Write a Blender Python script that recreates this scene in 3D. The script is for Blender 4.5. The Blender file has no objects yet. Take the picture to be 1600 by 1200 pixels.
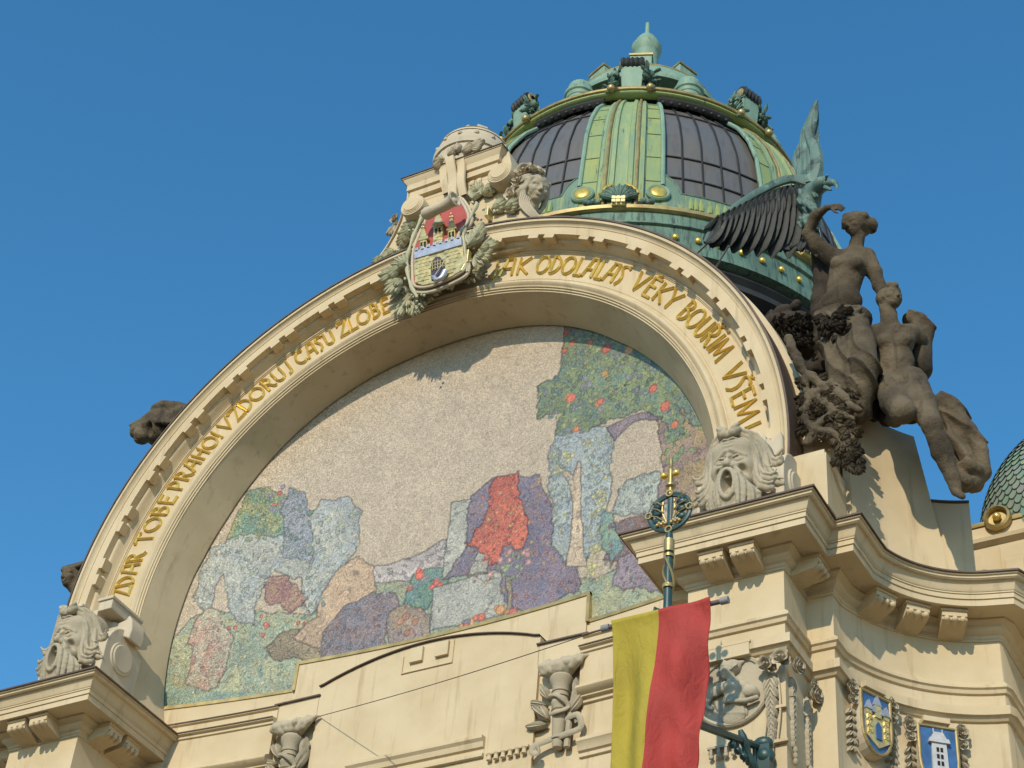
import bpy, math, random
import numpy as np
from mathutils import Vector, Matrix
random.seed(7); rng = np.random.default_rng(5)
D2R = math.pi/180
sc = bpy.context.scene

# ------------------------------------------------------------------ camera
CF = np.array([-0.40072658, 0.64682403, 0.64887355])
CR = np.array([0.878806, 0.47162549, 0.07259076])
CU = np.array([0.25907185, -0.59932301, 0.75742571])
CC = np.array([14.26586801, -20.41434695, -17.55723683])
FPX = 3036.9
camd = bpy.data.cameras.new("camera"); cam = bpy.data.objects.new("camera", camd)
sc.collection.objects.link(cam); sc.camera = cam
m = Matrix.Identity(4)
for i in range(3):
    m[i][0] = CR[i]; m[i][1] = CU[i]; m[i][2] = -CF[i]; m[i][3] = CC[i]
cam.matrix_world = m
camd.sensor_width = 36; camd.lens = FPX/1600*36; camd.clip_end = 2000; camd.clip_start = 0.1

# ------------------------------------------------------------------ light
SUN_AZ, SUN_EL = 8.0, 29.0
sv = Vector((math.sin(SUN_AZ*D2R)*math.cos(SUN_EL*D2R), -math.cos(SUN_AZ*D2R)*math.cos(SUN_EL*D2R), math.sin(SUN_EL*D2R)))
w = bpy.data.worlds.new("World"); sc.world = w; w.use_nodes = True
nt = w.node_tree; nt.nodes.clear()
sky = nt.nodes.new("ShaderNodeTexSky"); sky.sky_type = 'NISHITA'; sky.sun_disc = False
sky.sun_elevation = SUN_EL*D2R; sky.sun_rotation = math.atan2(sv.x, sv.y)
sky.altitude = 200; sky.air_density = 1.0; sky.dust_density = 0.0; sky.ozone_density = 1.6
bg = nt.nodes.new("ShaderNodeBackground"); bg.inputs[1].default_value = 0.15
wo = nt.nodes.new("ShaderNodeOutputWorld")
hs = nt.nodes.new("ShaderNodeHueSaturation"); hs.inputs['Hue'].default_value = .491; hs.inputs['Saturation'].default_value = 1.31; hs.inputs['Value'].default_value = 1.38
nt.links.new(sky.outputs[0], hs.inputs['Color']); nt.links.new(hs.outputs[0], bg.inputs[0]); nt.links.new(bg.outputs[0], wo.inputs[0])
sd = bpy.data.lights.new("sun", 'SUN'); so = bpy.data.objects.new("sun", sd); sc.collection.objects.link(so)
sd.energy = 3.7; sd.angle = 0.5*D2R; sd.color = (1.0, 0.885, 0.70)
so.rotation_euler = sv.to_track_quat('Z', 'Y').to_euler(); so.location = (0, -30, 30)
sc.view_settings.view_transform = 'Standard'; sc.view_settings.look = 'None'
sc.view_settings.exposure = 0.0; sc.view_settings.gamma = 1.0; sc.view_settings.use_curve_mapping = False

def ray(px, py):
    return CF + (px-800)/FPX*CR - (py-600)/FPX*CU
def W(px, py, y):
    r = ray(px, py); t = (y-CC[1])/r[1]; return CC + r*t
def WZ(px, py, z):
    r = ray(px, py); t = (z-CC[2])/r[2]; return CC + r*t

# ------------------------------------------------------------------ materials
def newmat(name):
    m_ = bpy.data.materials.new(name); m_.use_nodes = True
    n = m_.node_tree; b = n.nodes["Principled BSDF"]; return m_, n, b
def N(n, t, **k):
    x = n.nodes.new(t)
    for a, v in k.items(): setattr(x, a, v)
    return x
def mixc(n, fac, a, b, mode='MIX'):
    x = n.nodes.new("ShaderNodeMix"); x.data_type = 'RGBA'; x.blend_type = mode; x.clamp_factor = True
    for s, v in ((0, fac), (6, a), (7, b)):
        if hasattr(v, 'is_linked') or hasattr(v, 'links'): n.links.new(v, x.inputs[s])
        elif s == 0: x.inputs[0].default_value = v
        else: x.inputs[s].default_value = (*v, 1) if len(v) == 3 else v
    return x.outputs[2]
def noise(n, scale, detail=4, rough=.55, stretch=None, dist=0.0):
    tc = n.nodes.new("ShaderNodeTexCoord"); out = tc.outputs['Object']
    if stretch:
        mp = n.nodes.new("ShaderNodeMapping"); mp.inputs['Scale'].default_value = stretch
        n.links.new(out, mp.inputs[0]); out = mp.outputs[0]
    t = n.nodes.new("ShaderNodeTexNoise"); t.inputs['Scale'].default_value = scale
    t.inputs['Detail'].default_value = detail; t.inputs['Roughness'].default_value = rough
    t.inputs['Distortion'].default_value = dist
    n.links.new(out, t.inputs['Vector']); return t.outputs['Fac']
def ramp(n, src, p0, p1):
    r = n.nodes.new("ShaderNodeMapRange"); r.inputs[1].default_value = p0; r.inputs[2].default_value = p1
    n.links.new(src, r.inputs[0]); return r.outputs[0]
def bump(n, b, src, strength, dist=.01):
    x = n.nodes.new("ShaderNodeBump"); x.inputs['Strength'].default_value = strength; x.inputs['Distance'].default_value = dist
    n.links.new(src, x.inputs['Height']); n.links.new(x.outputs[0], b.inputs['Normal'])
def stucco(name, c, c2, c3, rough=.85, streak=.5, bs=.25, bsc=70, bd=.006):
    m_, n, b = newmat(name)
    a = mixc(n, ramp(n, noise(n, 1.3, 5), .38, .68), c, c2)
    s = noise(n, 1.0, 5, .6, (5.5, 5.5, .55))
    a = mixc(n, ramp(n, s, .56, .80), a, mixc(n, streak, a, c3))
    f = noise(n, 14, 6, .65)
    a = mixc(n, ramp(n, f, .62, .78), a, mixc(n, .30, a, c3))
    n.links.new(a, b.inputs['Base Color']); b.inputs['Roughness'].default_value = rough
    b.inputs['Specular IOR Level'].default_value = .25
    bump(n, b, noise(n, bsc, 6, .7), bs, bd)
    return m_
CREAM = stucco("cream_stucco", (.592, .480, .310), (.52, .41, .25), (.30, .215, .12), .9, .72)
CREAM2 = stucco("weathered_cream_stone", (.555, .475, .345), (.465, .395, .285), (.26, .215, .145), .9, .6, .4)
RELIEF = stucco("grey_cream_relief_stone", (.45, .385, .275), (.35, .30, .21), (.16, .13, .085), .9, .75, .8, 34, .012)
LEAFST = stucco("green_tinted_stone", (.50, .475, .32), (.41, .40, .27), (.20, .19, .12), .85, .7, .6, 40, .01)
DARKST = stucco("dark_weathered_sandstone", (.158, .122, .077), (.052, .040, .026), (.017, .014, .011), .93, .97, 1.0, 17, .035)
SOOT = stucco("sooty_stone", (.062, .048, .034), (.034, .027, .02), (.012, .01, .009), .95, .8, 1.0, 17, .03)
def flat(name, c, rough=.5, metal=0.0, var=.25, vs=6, bs=.1, spec=.5):
    m_, n, b = newmat(name)
    a = mixc(n, ramp(n, noise(n, vs, 5), .35, .7), c, tuple(v*(1-var) for v in c))
    n.links.new(a, b.inputs['Base Color']); b.inputs['Roughness'].default_value = rough
    b.inputs['Metallic'].default_value = metal; b.inputs['Specular IOR Level'].default_value = spec
    if bs: bump(n, b, noise(n, vs*8, 4), bs, .004)
    return m_
FLASH = flat("brown_sheet_flashing", (.115, .072, .045), .55, 0, .4)
GOLD = flat("gilded_letter_metal", (.86, .59, .13), .30, .60, .25, 9, .15)
GOLDW = flat("worn_gilt", (.48, .36, .15), .45, .55, .4, 5, .3)
GOLDP = flat("gold_leaf_masonry", (.80, .66, .30), .34, .5, .45, 12, .25)
RED = flat("red_enamel", (.43, .075, .055), .5, 0, .2, 5)
BLUE = flat("blue_enamel", (.04, .13, .31), .55, 0, .4, 7)
SILVER = flat("silvered_metal", (.52, .54, .60), .4, .5, .25, 12)
WHITEP = flat("pale_grey_paint", (.50, .50, .50), .6, 0, .2, 12)
DARK = flat("dark_opening", (.015, .012, .01), .9, 0, .3)
POLE = flat("dark_green_paint", (.030, .075, .072), .42, 0, .35, 8)
BLKM = flat("black_glazing_bar", (.020, .018, .017), .6, 0, .3)
DRUM = flat("near_black_drum", (.030, .030, .030), .65, 0, .5, 2)  # near-black tone for drum, pilasters, lantern and cresting
def copper(name, c, c2, c3, c4, st=(9, 9, .5)):
    m_, n, b = newmat(name)
    a = mixc(n, ramp(n, noise(n, .9, 4), .35, .65), c, c2)
    a = mixc(n, ramp(n, noise(n, 1.0, 6, .65, st), .50, .66), a, c3)
    a = mixc(n, ramp(n, noise(n, 1.4, 6, .7, st), .58, .70), a, c4)
    n.links.new(a, b.inputs['Base Color']); b.inputs['Roughness'].default_value = .62
    b.inputs['Specular IOR Level'].default_value = .4
    bump(n, b, noise(n, 30, 5, .6), .3, .01); return m_
COP = copper("green_copper_patina", (.15, .235, .16), (.11, .185, .14), (.26, .30, .12), (.03, .045, .035))
COPC = copper("rib_copper", (.25, .33, .15), (.19, .29, .19), (.32, .36, .14), (.045, .06, .04), (8, 8, .35))
COPY = copper("yellow_green_copper", (.29, .33, .10), (.22, .30, .13), (.18, .27, .17), (.09, .10, .04), (6, 6, .7))
COPL = copper("pale_verdigris", (.21, .33, .245), (.17, .28, .21), (.26, .36, .25), (.07, .11, .085), (5, 5, 1.2))
COPD = copper("dark_streaked_verdigris", (.075, .13, .10), (.14, .24, .175), (.035, .055, .045), (.018, .024, .02), (12, 12, .4))
SOOT_SHADE = copper("soot_and_shade_bronze", (.028, .032, .028), (.020, .022, .020), (.012, .013, .012), (.06, .085, .07), (5, 5, 3))  # soot, plus the shade under the eagle's wing, put into the colour
EAGLE = copper("eagle_bronze_verdigris", (.12, .20, .165), (.08, .135, .115), (.035, .052, .048), (.19, .31, .25), (5, 5, 3))
def glassm():
    m_, n, b = newmat("grey_dome_glazing")
    a = mixc(n, ramp(n, noise(n, .9, 4, .6, (1, 1, .6)), .35, .65), (.150, .130, .108), (.118, .122, .122))
    a = mixc(n, ramp(n, noise(n, 1.2, 5, .6, (7, 7, .6)), .5, .8), a, (.10, .085, .07))
    n.links.new(a, b.inputs['Base Color']); b.inputs['Roughness'].default_value = .33
    b.inputs['Specular IOR Level'].default_value = .45
    bump(n, b, noise(n, 3, 3), .12, .02); return m_
GLZ = glassm()
def tilem():
    m_, n, b = newmat("green_scale_roof_tiles")
    at = n.nodes.new("ShaderNodeAttribute"); at.attribute_name = "Col"
    n.links.new(at.outputs['Color'], b.inputs['Base Color']); b.inputs['Roughness'].default_value = .35
    return m_
TILE = tilem()
def mosaicm():
    m_, n, b = newmat("mosaic_tesserae")
    at = n.nodes.new("ShaderNodeAttribute"); at.attribute_name = "Col"
    tc = n.nodes.new("ShaderNodeTexCoord")
    v = n.nodes.new("ShaderNodeTexVoronoi"); v.inputs['Scale'].default_value = 66
    n.links.new(tc.outputs['Object'], v.inputs['Vector'])
    sp = n.nodes.new("ShaderNodeSeparateColor"); n.links.new(v.outputs['Color'], sp.inputs[0])
    h = n.nodes.new("ShaderNodeHueSaturation"); n.links.new(at.outputs['Color'], h.inputs['Color'])
    r = n.nodes.new("ShaderNodeMapRange"); r.inputs[3].default_value = .70; r.inputs[4].default_value = 1.30
    n.links.new(sp.outputs[0], r.inputs[0]); n.links.new(r.outputs[0], h.inputs['Value'])
    a = mixc(n, ramp(n, sp.outputs[1], .72, .95), h.outputs[0], mixc(n, .35, h.outputs[0], (.45, .33, .27)))
    n.links.new(a, b.inputs['Base Color'])
    # every tessera is set at its own small tilt
    sub = n.nodes.new("ShaderNodeVectorMath"); sub.operation = 'SUBTRACT'; sub.inputs[1].default_value = (.5, .5, .5)
    n.links.new(v.outputs['Color'], sub.inputs[0])
    scl = n.nodes.new("ShaderNodeVectorMath"); scl.operation = 'SCALE'; scl.inputs['Scale'].default_value = .30
    n.links.new(sub.outputs[0], scl.inputs[0])
    g = n.nodes.new("ShaderNodeNewGeometry")
    ad = n.nodes.new("ShaderNodeVectorMath"); n.links.new(g.outputs['Normal'], ad.inputs[0]); n.links.new(scl.outputs[0], ad.inputs[1])
    nm = n.nodes.new("ShaderNodeVectorMath"); nm.operation = 'NORMALIZE'; n.links.new(ad.outputs[0], nm.inputs[0])
    n.links.new(nm.outputs[0], b.inputs['Normal'])
    b.inputs['Roughness'].default_value = .30; b.inputs['Specular IOR Level'].default_value = .5
    return m_
MOSA = mosaicm()
def clothm():
    m_, n, b = newmat("flag_cloth")
    at = n.nodes.new("ShaderNodeAttribute"); at.attribute_name = "Col"
    a = mixc(n, ramp(n, noise(n, 2, 4), .4, .7), at.outputs['Color'], mixc(n, .12, at.outputs['Color'], (.1, .05, .05)))
    n.links.new(a, b.inputs['Base Color']); b.inputs['Roughness'].default_value = .8
    tc = n.nodes.new("ShaderNodeTexCoord"); wv = n.nodes.new("ShaderNodeTexNoise"); wv.inputs['Scale'].default_value = 120
    n.links.new(tc.outputs['Object'], wv.inputs['Vector']); bump(n, b, noise(n, 5.5, 5, .6, (1.6, 1, .7), .8), .55, .05)
    tr = n.nodes.new("ShaderNodeBsdfTranslucent"); n.links.new(at.outputs['Color'], tr.inputs[0])
    mx = n.nodes.new("ShaderNodeMixShader"); mx.inputs[0].default_value = .10
    out = n.nodes["Material Output"]
    n.links.new(b.outputs[0], mx.inputs[1]); n.links.new(tr.outputs[0], mx.inputs[2]); n.links.new(mx.outputs[0], out.inputs[0])
    return m_
CLOTH = clothm()
GROUND = flat("cobbled_square", (.14, .10, .066), .9, 0, .3, 1.5)

# ------------------------------------------------------------------ mesh helpers
class MB:
    def __init__(s): s.v = []; s.f = []; s.n = 0
    def add(s, V, Fc):
        V = np.asarray(V, float).reshape(-1, 3); s.v.append(V)
        for f in Fc: s.f.append([int(i)+s.n for i in f])
        s.n += len(V)
    def build(s, name, mat, parent=None, smooth=True, ang=38, bevel=0, recalc=True):
        me = bpy.data.meshes.new(name)
        V = np.concatenate(s.v) if s.v else np.zeros((0, 3))
        me.from_pydata(V.tolist(), [], s.f); me.update()
        if recalc:
            import bmesh
            b = bmesh.new(); b.from_mesh(me); bmesh.ops.recalc_face_normals(b, faces=b.faces); b.to_mesh(me); b.free()
        if smooth: me.shade_smooth(); me.set_sharp_from_angle(angle=ang*D2R)
        me.materials.append(mat)
        o = bpy.data.objects.new(name, me); sc.collection.objects.link(o)
        if bevel:
            bv = o.modifiers.new("bevel", 'BEVEL'); bv.width = bevel; bv.segments = 2; bv.limit_method = 'ANGLE'; bv.angle_limit = 40*D2R
        if parent is not None: attach(o, parent)
        return o
def attach(o, p):
    o.parent = p
    wl = Vector(p.location) if p.parent is None else Vector((0, 0, 0))
    if p.parent is None: o.location = Vector(o.location) - wl
def thing(name, label, cat, loc, group=None):
    o = bpy.data.objects.new(name, None); o.empty_display_size = .3; sc.collection.objects.link(o); o.location = loc
    o['label'] = label; o['category'] = cat
    if group: o['group'] = group
    return o
def tag(o, label, cat, group=None):
    o['label'] = label; o['category'] = cat
    if group: o['group'] = group
    return o
def box(M, x0, x1, y0, y1, z0, z1):
    V = [(x, y, z) for x in (x0, x1) for y in (y0, y1) for z in (z0, z1)]
    M.add(V, [(0, 1, 3, 2), (4, 6, 7, 5), (0, 4, 5, 1), (2, 3, 7, 6), (0, 2, 6, 4), (1, 5, 7, 3)])
def obox(M, c, ax, ay, az, hx, hy, hz):
    c = np.array(c, float); ax, ay, az = (np.array(a, float) for a in (ax, ay, az))
    V = [c+ax*hx*i+ay*hy*j+az*hz*k for i in (-1, 1) for j in (-1, 1) for k in (-1, 1)]
    M.add(V, [(0, 1, 3, 2), (4, 6, 7, 5), (0, 4, 5, 1), (2, 3, 7, 6), (0, 2, 6, 4), (1, 5, 7, 3)])
def grid(M, P, cu=False, cv=False):
    P = np.asarray(P, float); a, b = P.shape[:2]
    idx = np.arange(a*b).reshape(a, b); F = []
    for i in range(a-(0 if cu else 1)):
        for j in range(b-(0 if cv else 1)):
            F.append((idx[i, j], idx[(i+1) % a, j], idx[(i+1) % a, (j+1) % b], idx[i, (j+1) % b]))
    M.add(P.reshape(-1, 3), F)
def sweep(M, path, prof, caps=True):
    """path: plan (x,y) points travelling with the building on the left; prof: (outward, z)"""
    P = np.array(path, float); n = len(P)
    T = P[1:]-P[:-1]; T /= np.linalg.norm(T, axis=1)[:, None]
    Nn = np.stack([T[:, 1], -T[:, 0]], 1)
    off = []
    for i in range(n):
        if i == 0: off.append(Nn[0])
        elif i == n-1: off.append(Nn[-1])
        else:
            s = Nn[i-1]+Nn[i]; off.append(s/max(.2, (1+Nn[i-1]@Nn[i])))
    off = np.array(off)
    G = np.array([[(P[i, 0]+off[i, 0]*d, P[i, 1]+off[i, 1]*d, z) for d, z in prof] for i in range(n)])
    base = M.n; grid(M, G)
    if caps:
        k = len(prof); M.f.append([base+j for j in range(k)]); M.f.append([base+(n-1)*k+j for j in range(k)][::-1])
def arcsweep(M, prof, a0, a1, n, caps=True):
    A = np.linspace(a0, a1, n)*D2R
    G = np.array([[(r*math.cos(a), y, r*math.sin(a)) for r, y in prof] for a in A])
    base = M.n; grid(M, G)
    if caps:
        k = len(prof); M.f.append([base+j for j in range(k)]); M.f.append([base+(n-1)*k+j for j in range(k)][::-1])
def revolve(M, prof, c=(0, 0, 0), a0=0, a1=360, n=48, axis='z'):
    full = abs(a1-a0) >= 359.9
    A = (np.linspace(a0, a1, n, endpoint=not full))*D2R
    G = []
    for a in A:
        row = []
        for r, z in prof:
            if axis == 'z': row.append((c[0]+r*math.cos(a), c[1]+r*math.sin(a), c[2]+z))
            elif axis == 'y': row.append((c[0]+r*math.cos(a), c[1]+z, c[2]+r*math.sin(a)))
            else: row.append((c[0]+z, c[1]+r*math.cos(a), c[2]+r*math.sin(a)))
        G.append(row)
    grid(M, G, cu=full)
def frames(P):
    P = np.asarray(P, float); T = np.gradient(P, axis=0); T /= np.linalg.norm(T, axis=1)[:, None]+1e-9
    u = np.cross(T[0], (0, 1, 0)) if abs(T[0][1]) < .9 else np.cross(T[0], (1, 0, 0)); u /= np.linalg.norm(u)
    U = []
    for t in T:
        u = u-t*(u@t); u /= np.linalg.norm(u)+1e-9; U.append(u)
    U = np.array(U); return T, U, np.cross(T, U)
def tube(M, P, r, n=8, flat_=1.0):
    P = np.asarray(P, float)
    if np.isscalar(r): r = [r]*len(P)
    T, U, Vv = frames(P); A = np.linspace(0, 2*math.pi, n, endpoint=False)
    G = np.array([[P[i]+r[i]*(math.cos(a)*U[i]+flat_*math.sin(a)*Vv[i]) for a in A] for i in range(len(P))])
    b0 = M.n; grid(M, G, cv=True)
    M.f.append([b0+j for j in range(n)][::-1]); M.f.append([b0+(len(P)-1)*n+j for j in range(n)])
def spline(P, n=20):
    P = np.asarray(P, float); k = len(P)
    if k < 3:
        return np.array([P[0]+(P[-1]-P[0])*t for t in np.linspace(0, 1, n)])
    Q = np.vstack([2*P[0]-P[1], P, 2*P[-1]-P[-2]]); out = []
    for s in np.linspace(0, k-1-1e-6, n):
        i = int(s); t = s-i; a, b, c, d = Q[i:i+4]
        out.append(.5*((2*b)+(-a+c)*t+(2*a-5*b+4*c-d)*t*t+(-a+3*b-3*c+d)*t**3))
    return np.array(out)
def ball(M, c, r, nu=12, nv=8, sc_=(1, 1, 1)):
    c = np.array(c, float); G = []
    for i in range(nv+1):
        ph = -math.pi/2+math.pi*i/nv
        G.append([c+r*np.array([math.cos(ph)*math.cos(a)*sc_[0], math.cos(ph)*math.sin(a)*sc_[1], math.sin(ph)*sc_[2]]) for a in np.linspace(0, 2*math.pi, nu, endpoint=False)])
    grid(M, G, cv=True)
def extr(M, pts, y, t, px=True):
    """outline (photo pixels laid on the plane y, or x,z) given a real thickness t towards +y"""
    Q = [W(a, b, y) if px else np.array([a, y, b]) for a, b in pts]
    n = len(Q); B = [q+np.array([0, t, 0]) for q in Q]
    M.add(Q+B, [tuple(range(n)), tuple(range(2*n-1, n-1, -1))]+[(i, (i+1) % n, (i+1) % n+n, i+n) for i in range(n)])

def petal(M, o, d, side, up, L, wd, curl=.25, rise=.03, n=7, thick=.02, bend=0.0):
    """one lobed leaf blade: from o along d; side across, up = away from the wall"""
    o, d, side, up = (np.array(v, float) for v in (o, d, side, up)); G = []
    for i in range(n):
        t = i/(n-1); wv = wd*math.sin(math.pi*min(1, .12+t*.80))**.8*(.35+.85*t) if t < 1 else wd*.10
        c = o+d*L*t+side*bend*L*t*t+up*(rise+curl*L*math.sin(t*2.4)*.5)
        row = []
        for s, h in ((-1, -thick*1.6), (-.6, thick*.5), (-.12, thick*.1), (0, -thick*.5), (.12, thick*.1), (.6, thick*.5), (1, -thick*1.6)):
            row.append(c+side*wv*s+up*h)
        G.append(row)
    G = np.array(G); grid(M, G)
    B = G.copy()-up*thick*1.2; grid(M, B[:, ::-1])
def leaf_fan(M, o, ang, L, n=7, spread=110, wd=None, y_up=.06, plane='xz', jitter=.12, curl=.28):
    wd = wd or L*.17
    for i in range(n):
        t = (i/(n-1)-.5) if n > 1 else 0
        a = (ang+t*spread+rng.normal(0, 3))*D2R
        l = L*(1-.30*abs(t)*1.6)*(1+rng.normal(0, jitter*.5))
        if plane == 'xz': d = (math.cos(a), 0, math.sin(a)); s = (-math.sin(a), 0, math.cos(a)); u = (0, -1, 0)
        else: d = (0, math.cos(a), math.sin(a)); s = (0, -math.sin(a), math.cos(a)); u = (1, 0, 0)
        petal(M, np.array(o)+np.array(u)*y_up*(.4+.6*(1-abs(t))), d, s, u, l, wd*(1+rng.normal(0, .1)), curl*(1+rng.normal(0, .35)), .01, bend=-t*.45)
def basis(nrm):
    nrm = np.array(nrm, float); nrm /= np.linalg.norm(nrm)
    u = np.cross(nrm, (0, 0, 1)); u = u/np.linalg.norm(u) if np.linalg.norm(u) > .1 else np.array([1., 0, 0])
    return u, np.cross(u, nrm), nrm
def rose(M, c, r, nrm=(0, -1, 0)):
    u, v, n_ = basis(nrm); c = np.array(c, float)
    for k, (ro, ri, dep, pet, ph) in enumerate(((1, .30, .42, 5, 0), (.62, .25, .50, 4, .7), (.36, .1, .55, 3, .2))):
        G = []
        for i in range(9):
            t = i/8; row = []
            for a in np.linspace(0, 2*math.pi, 25)[:-1]:
                wob = 1+.12*math.cos(pet*a+ph)*t
                rr = r*(ri+(ro-ri)*t**.7)*wob
                h = r*(dep*(t**1.6) - .12*max(0, t-.8)*5*.4 + .12*k*.5)
                row.append(c+u*rr*math.cos(a)+v*rr*math.sin(a)+n_*h)
            G.append(row)
        for i in range(9, 0, -1):
            row = [q-n_*r*.07 for q in G[i-1]]; G.append(row)
        grid(M, G, cv=True)
    ball(M, c+n_*r*.35, r*.16)
    G = [[c+(u*math.cos(a)+v*math.sin(a))*rr*r+n_*hh*r for a in np.linspace(0, 2*math.pi, 17)[:-1]] for rr, hh in ((.05, .12), (.45, .10), (.74, -.02), (.6, -.28), (.1, -.4))]
    grid(M, G, cv=True)

# ------------------------------------------------------------------ implicit sculpting (numpy) + surface nets
def cap(a, b, ra, rb=None, k=.02, sub=False): return ('c', np.array(a, float), np.array(b, float), ra, ra if rb is None else rb, k, sub)
def ell(c, r, k=.02, R=None, sub=False): return ('e', np.array(c, float), np.array(r, float), R, None, k, sub)
def chain(P, R, k=.02, sub=False):
    return [cap(P[i], P[i+1], R[i], R[i+1], k, sub) for i in range(len(P)-1)]
def xform(prims, O, R, s=1.0):
    O = np.array(O, float); out = []
    for q in prims:
        if q[0] == 'c': out.append(('c', O+R@q[1]*s, O+R@q[2]*s, q[3]*s, q[4]*s, q[5]*s, q[6]))
        else:
            RR = R if q[3] is None else R@q[3]
            out.append(('e', O+R@q[1]*s, q[2]*s, RR, None, q[5]*s, q[6]))
    return out
def sculpt(name, prims, h, mat, parent=None, amp=0.0, freq=6.0, folds=None, ang=60):
    lo = []; hi = []
    for q in prims:
        if q[6]: continue
        if q[0] == 'c':
            r = max(q[3], q[4]); lo.append(np.minimum(q[1], q[2])-r); hi.append(np.maximum(q[1], q[2])+r)
        else: r = q[2].max(); lo.append(q[1]-r); hi.append(q[1]+r)
    lo = np.min(lo, 0)-3*h-amp; hi = np.max(hi, 0)+3*h+amp
    n = np.ceil((hi-lo)/h).astype(int)+1
    D = np.full(n, .5, np.float32)
    ax = [lo[i]+np.arange(n[i])*h for i in range(3)]
    for q in prims:
        k = q[5]; mg = k*1.5+4*h+amp
        if q[0] == 'c':
            r = max(q[3], q[4]); a0 = np.minimum(q[1], q[2])-r-mg; a1 = np.maximum(q[1], q[2])+r+mg
        else: r = q[2].max(); a0 = q[1]-r-mg; a1 = q[1]+r+mg
        i0 = np.clip(((a0-lo)/h).astype(int), 0, n); i1 = np.clip(((a1-lo)/h).astype(int)+2, 0, n)
        if (i1 <= i0).any(): continue
        X, Y, Z = np.meshgrid(ax[0][i0[0]:i1[0]], ax[1][i0[1]:i1[1]], ax[2][i0[2]:i1[2]], indexing='ij')
        if q[0] == 'c':
            a, b = q[1], q[2]; ba = b-a; bb = max(ba@ba, 1e-9)
            t = np.clip(((X-a[0])*ba[0]+(Y-a[1])*ba[1]+(Z-a[2])*ba[2])/bb, 0, 1)
            d = np.sqrt((X-a[0]-t*ba[0])**2+(Y-a[1]-t*ba[1])**2+(Z-a[2]-t*ba[2])**2)-(q[3]+(q[4]-q[3])*t)
        else:
            x, y, z = X-q[1][0], Y-q[1][1], Z-q[1][2]
            if q[3] is not None:
                R = q[3]; x, y, z = R[0, 0]*x+R[1, 0]*y+R[2, 0]*z, R[0, 1]*x+R[1, 1]*y+R[2, 1]*z, R[0, 2]*x+R[1, 2]*y+R[2, 2]*z
            rr = q[2]; k0 = np.sqrt((x/rr[0])**2+(y/rr[1])**2+(z/rr[2])**2)
            k1 = np.sqrt((x/rr[0]**2)**2+(y/rr[1]**2)**2+(z/rr[2]**2)**2)+1e-9
            d = k0*(k0-1)/k1
        S = D[i0[0]:i1[0], i0[1]:i1[1], i0[2]:i1[2]]
        if q[6]:
            d = -d; hh = np.maximum(k-np.abs(S-d), 0)/max(k, 1e-6); S[...] = np.maximum(S, d)+hh*hh*k*.25
        else:
            hh = np.maximum(k-np.abs(S-d), 0)/max(k, 1e-6); S[...] = np.minimum(S, d)-hh*hh*k*.25
    if amp or folds:
        X, Y, Z = np.meshgrid(*ax, indexing='ij')
        if amp:
            f = freq
            D += amp*(np.sin(f*X+2.1*np.sin(f*.7*Z))*np.sin(f*1.1*Y+1.3*np.sin(f*.8*X))+np.sin(f*1.3*Z+1.7*np.sin(f*.9*Y+f*.4*X))*.8+.45*np.sin(f*2.7*X+f*1.9*Z)*np.sin(f*2.3*Y-f*1.3*Z+1.7*np.sin(f*1.7*X)))
        if folds: D += folds(X, Y, Z).astype(np.float32)
    s = D < 0
    c = np.zeros(n-1, int)
    for a in (0, 1):
        for b in (0, 1):
            for d_ in (0, 1): c += s[a:n[0]-1+a, b:n[1]-1+b, d_:n[2]-1+d_]
    act = (c > 0) & (c < 8); ids = -np.ones(n-1, int); cells = np.argwhere(act); ids[act] = np.arange(len(cells))
    acc = np.zeros((len(cells), 3)); cnt = np.zeros(len(cells))
    cor = [(a, b, d_) for a in (0, 1) for b in (0, 1) for d_ in (0, 1)]
    for A in cor:
        for B in cor:
            if sum(abs(A[i]-B[i]) for i in range(3)) != 1 or A > B: continue
            va = D[cells[:, 0]+A[0], cells[:, 1]+A[1], cells[:, 2]+A[2]]; vb = D[cells[:, 0]+B[0], cells[:, 1]+B[1], cells[:, 2]+B[2]]
            mk = (va < 0) != (vb < 0); t = np.where(mk, va/np.where(mk, va-vb, 1), 0)[:, None]
            Pp = cells+np.array(A)+t*(np.array(B)-np.array(A)); acc += Pp*mk[:, None]; cnt += mk
    V = lo+(acc/cnt[:, None])*h; F = []
    for axi in range(3):
        sl0 = [slice(None)]*3; sl1 = [slice(None)]*3; sl0[axi] = slice(0, -1); sl1[axi] = slice(1, None)
        e = np.argwhere(s[tuple(sl0)] != s[tuple(sl1)]); o1, o2 = [(1, 2), (2, 0), (0, 1)][axi]
        e = e[(e[:, o1] > 0) & (e[:, o2] > 0) & (e[:, o1] < n[o1]-1) & (e[:, o2] < n[o2]-1)]
        if len(e) == 0: continue
        d1 = np.zeros(3, int); d1[o1] = 1; d2 = np.zeros(3, int); d2[o2] = 1
        q = [ids[tuple((e-x).T)] for x in (d1+d2, d2, d1*0, d1)]
        flip = ~s[tuple(e.T)]
        Q = np.stack(q, 1); Q[flip] = Q[flip][:, ::-1]; F.append(Q)
    F = np.concatenate(F); F = F[(F >= 0).all(1)]
    me = bpy.data.meshes.new(name); me.vertices.add(len(V)); me.vertices.foreach_set("co", V.ravel())
    me.loops.add(len(F)*4); me.loops.foreach_set("vertex_index", F.ravel().astype(np.int32))
    me.polygons.add(len(F)); me.polygons.foreach_set("loop_start", np.arange(0, len(F)*4, 4, dtype=np.int32))
    me.update(calc_edges=True); me.validate()
    me.shade_smooth(); me.materials.append(mat)
    o = bpy.data.objects.new(name, me); sc.collection.objects.link(o)
    if parent is not None: attach(o, parent)
    return o
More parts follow.
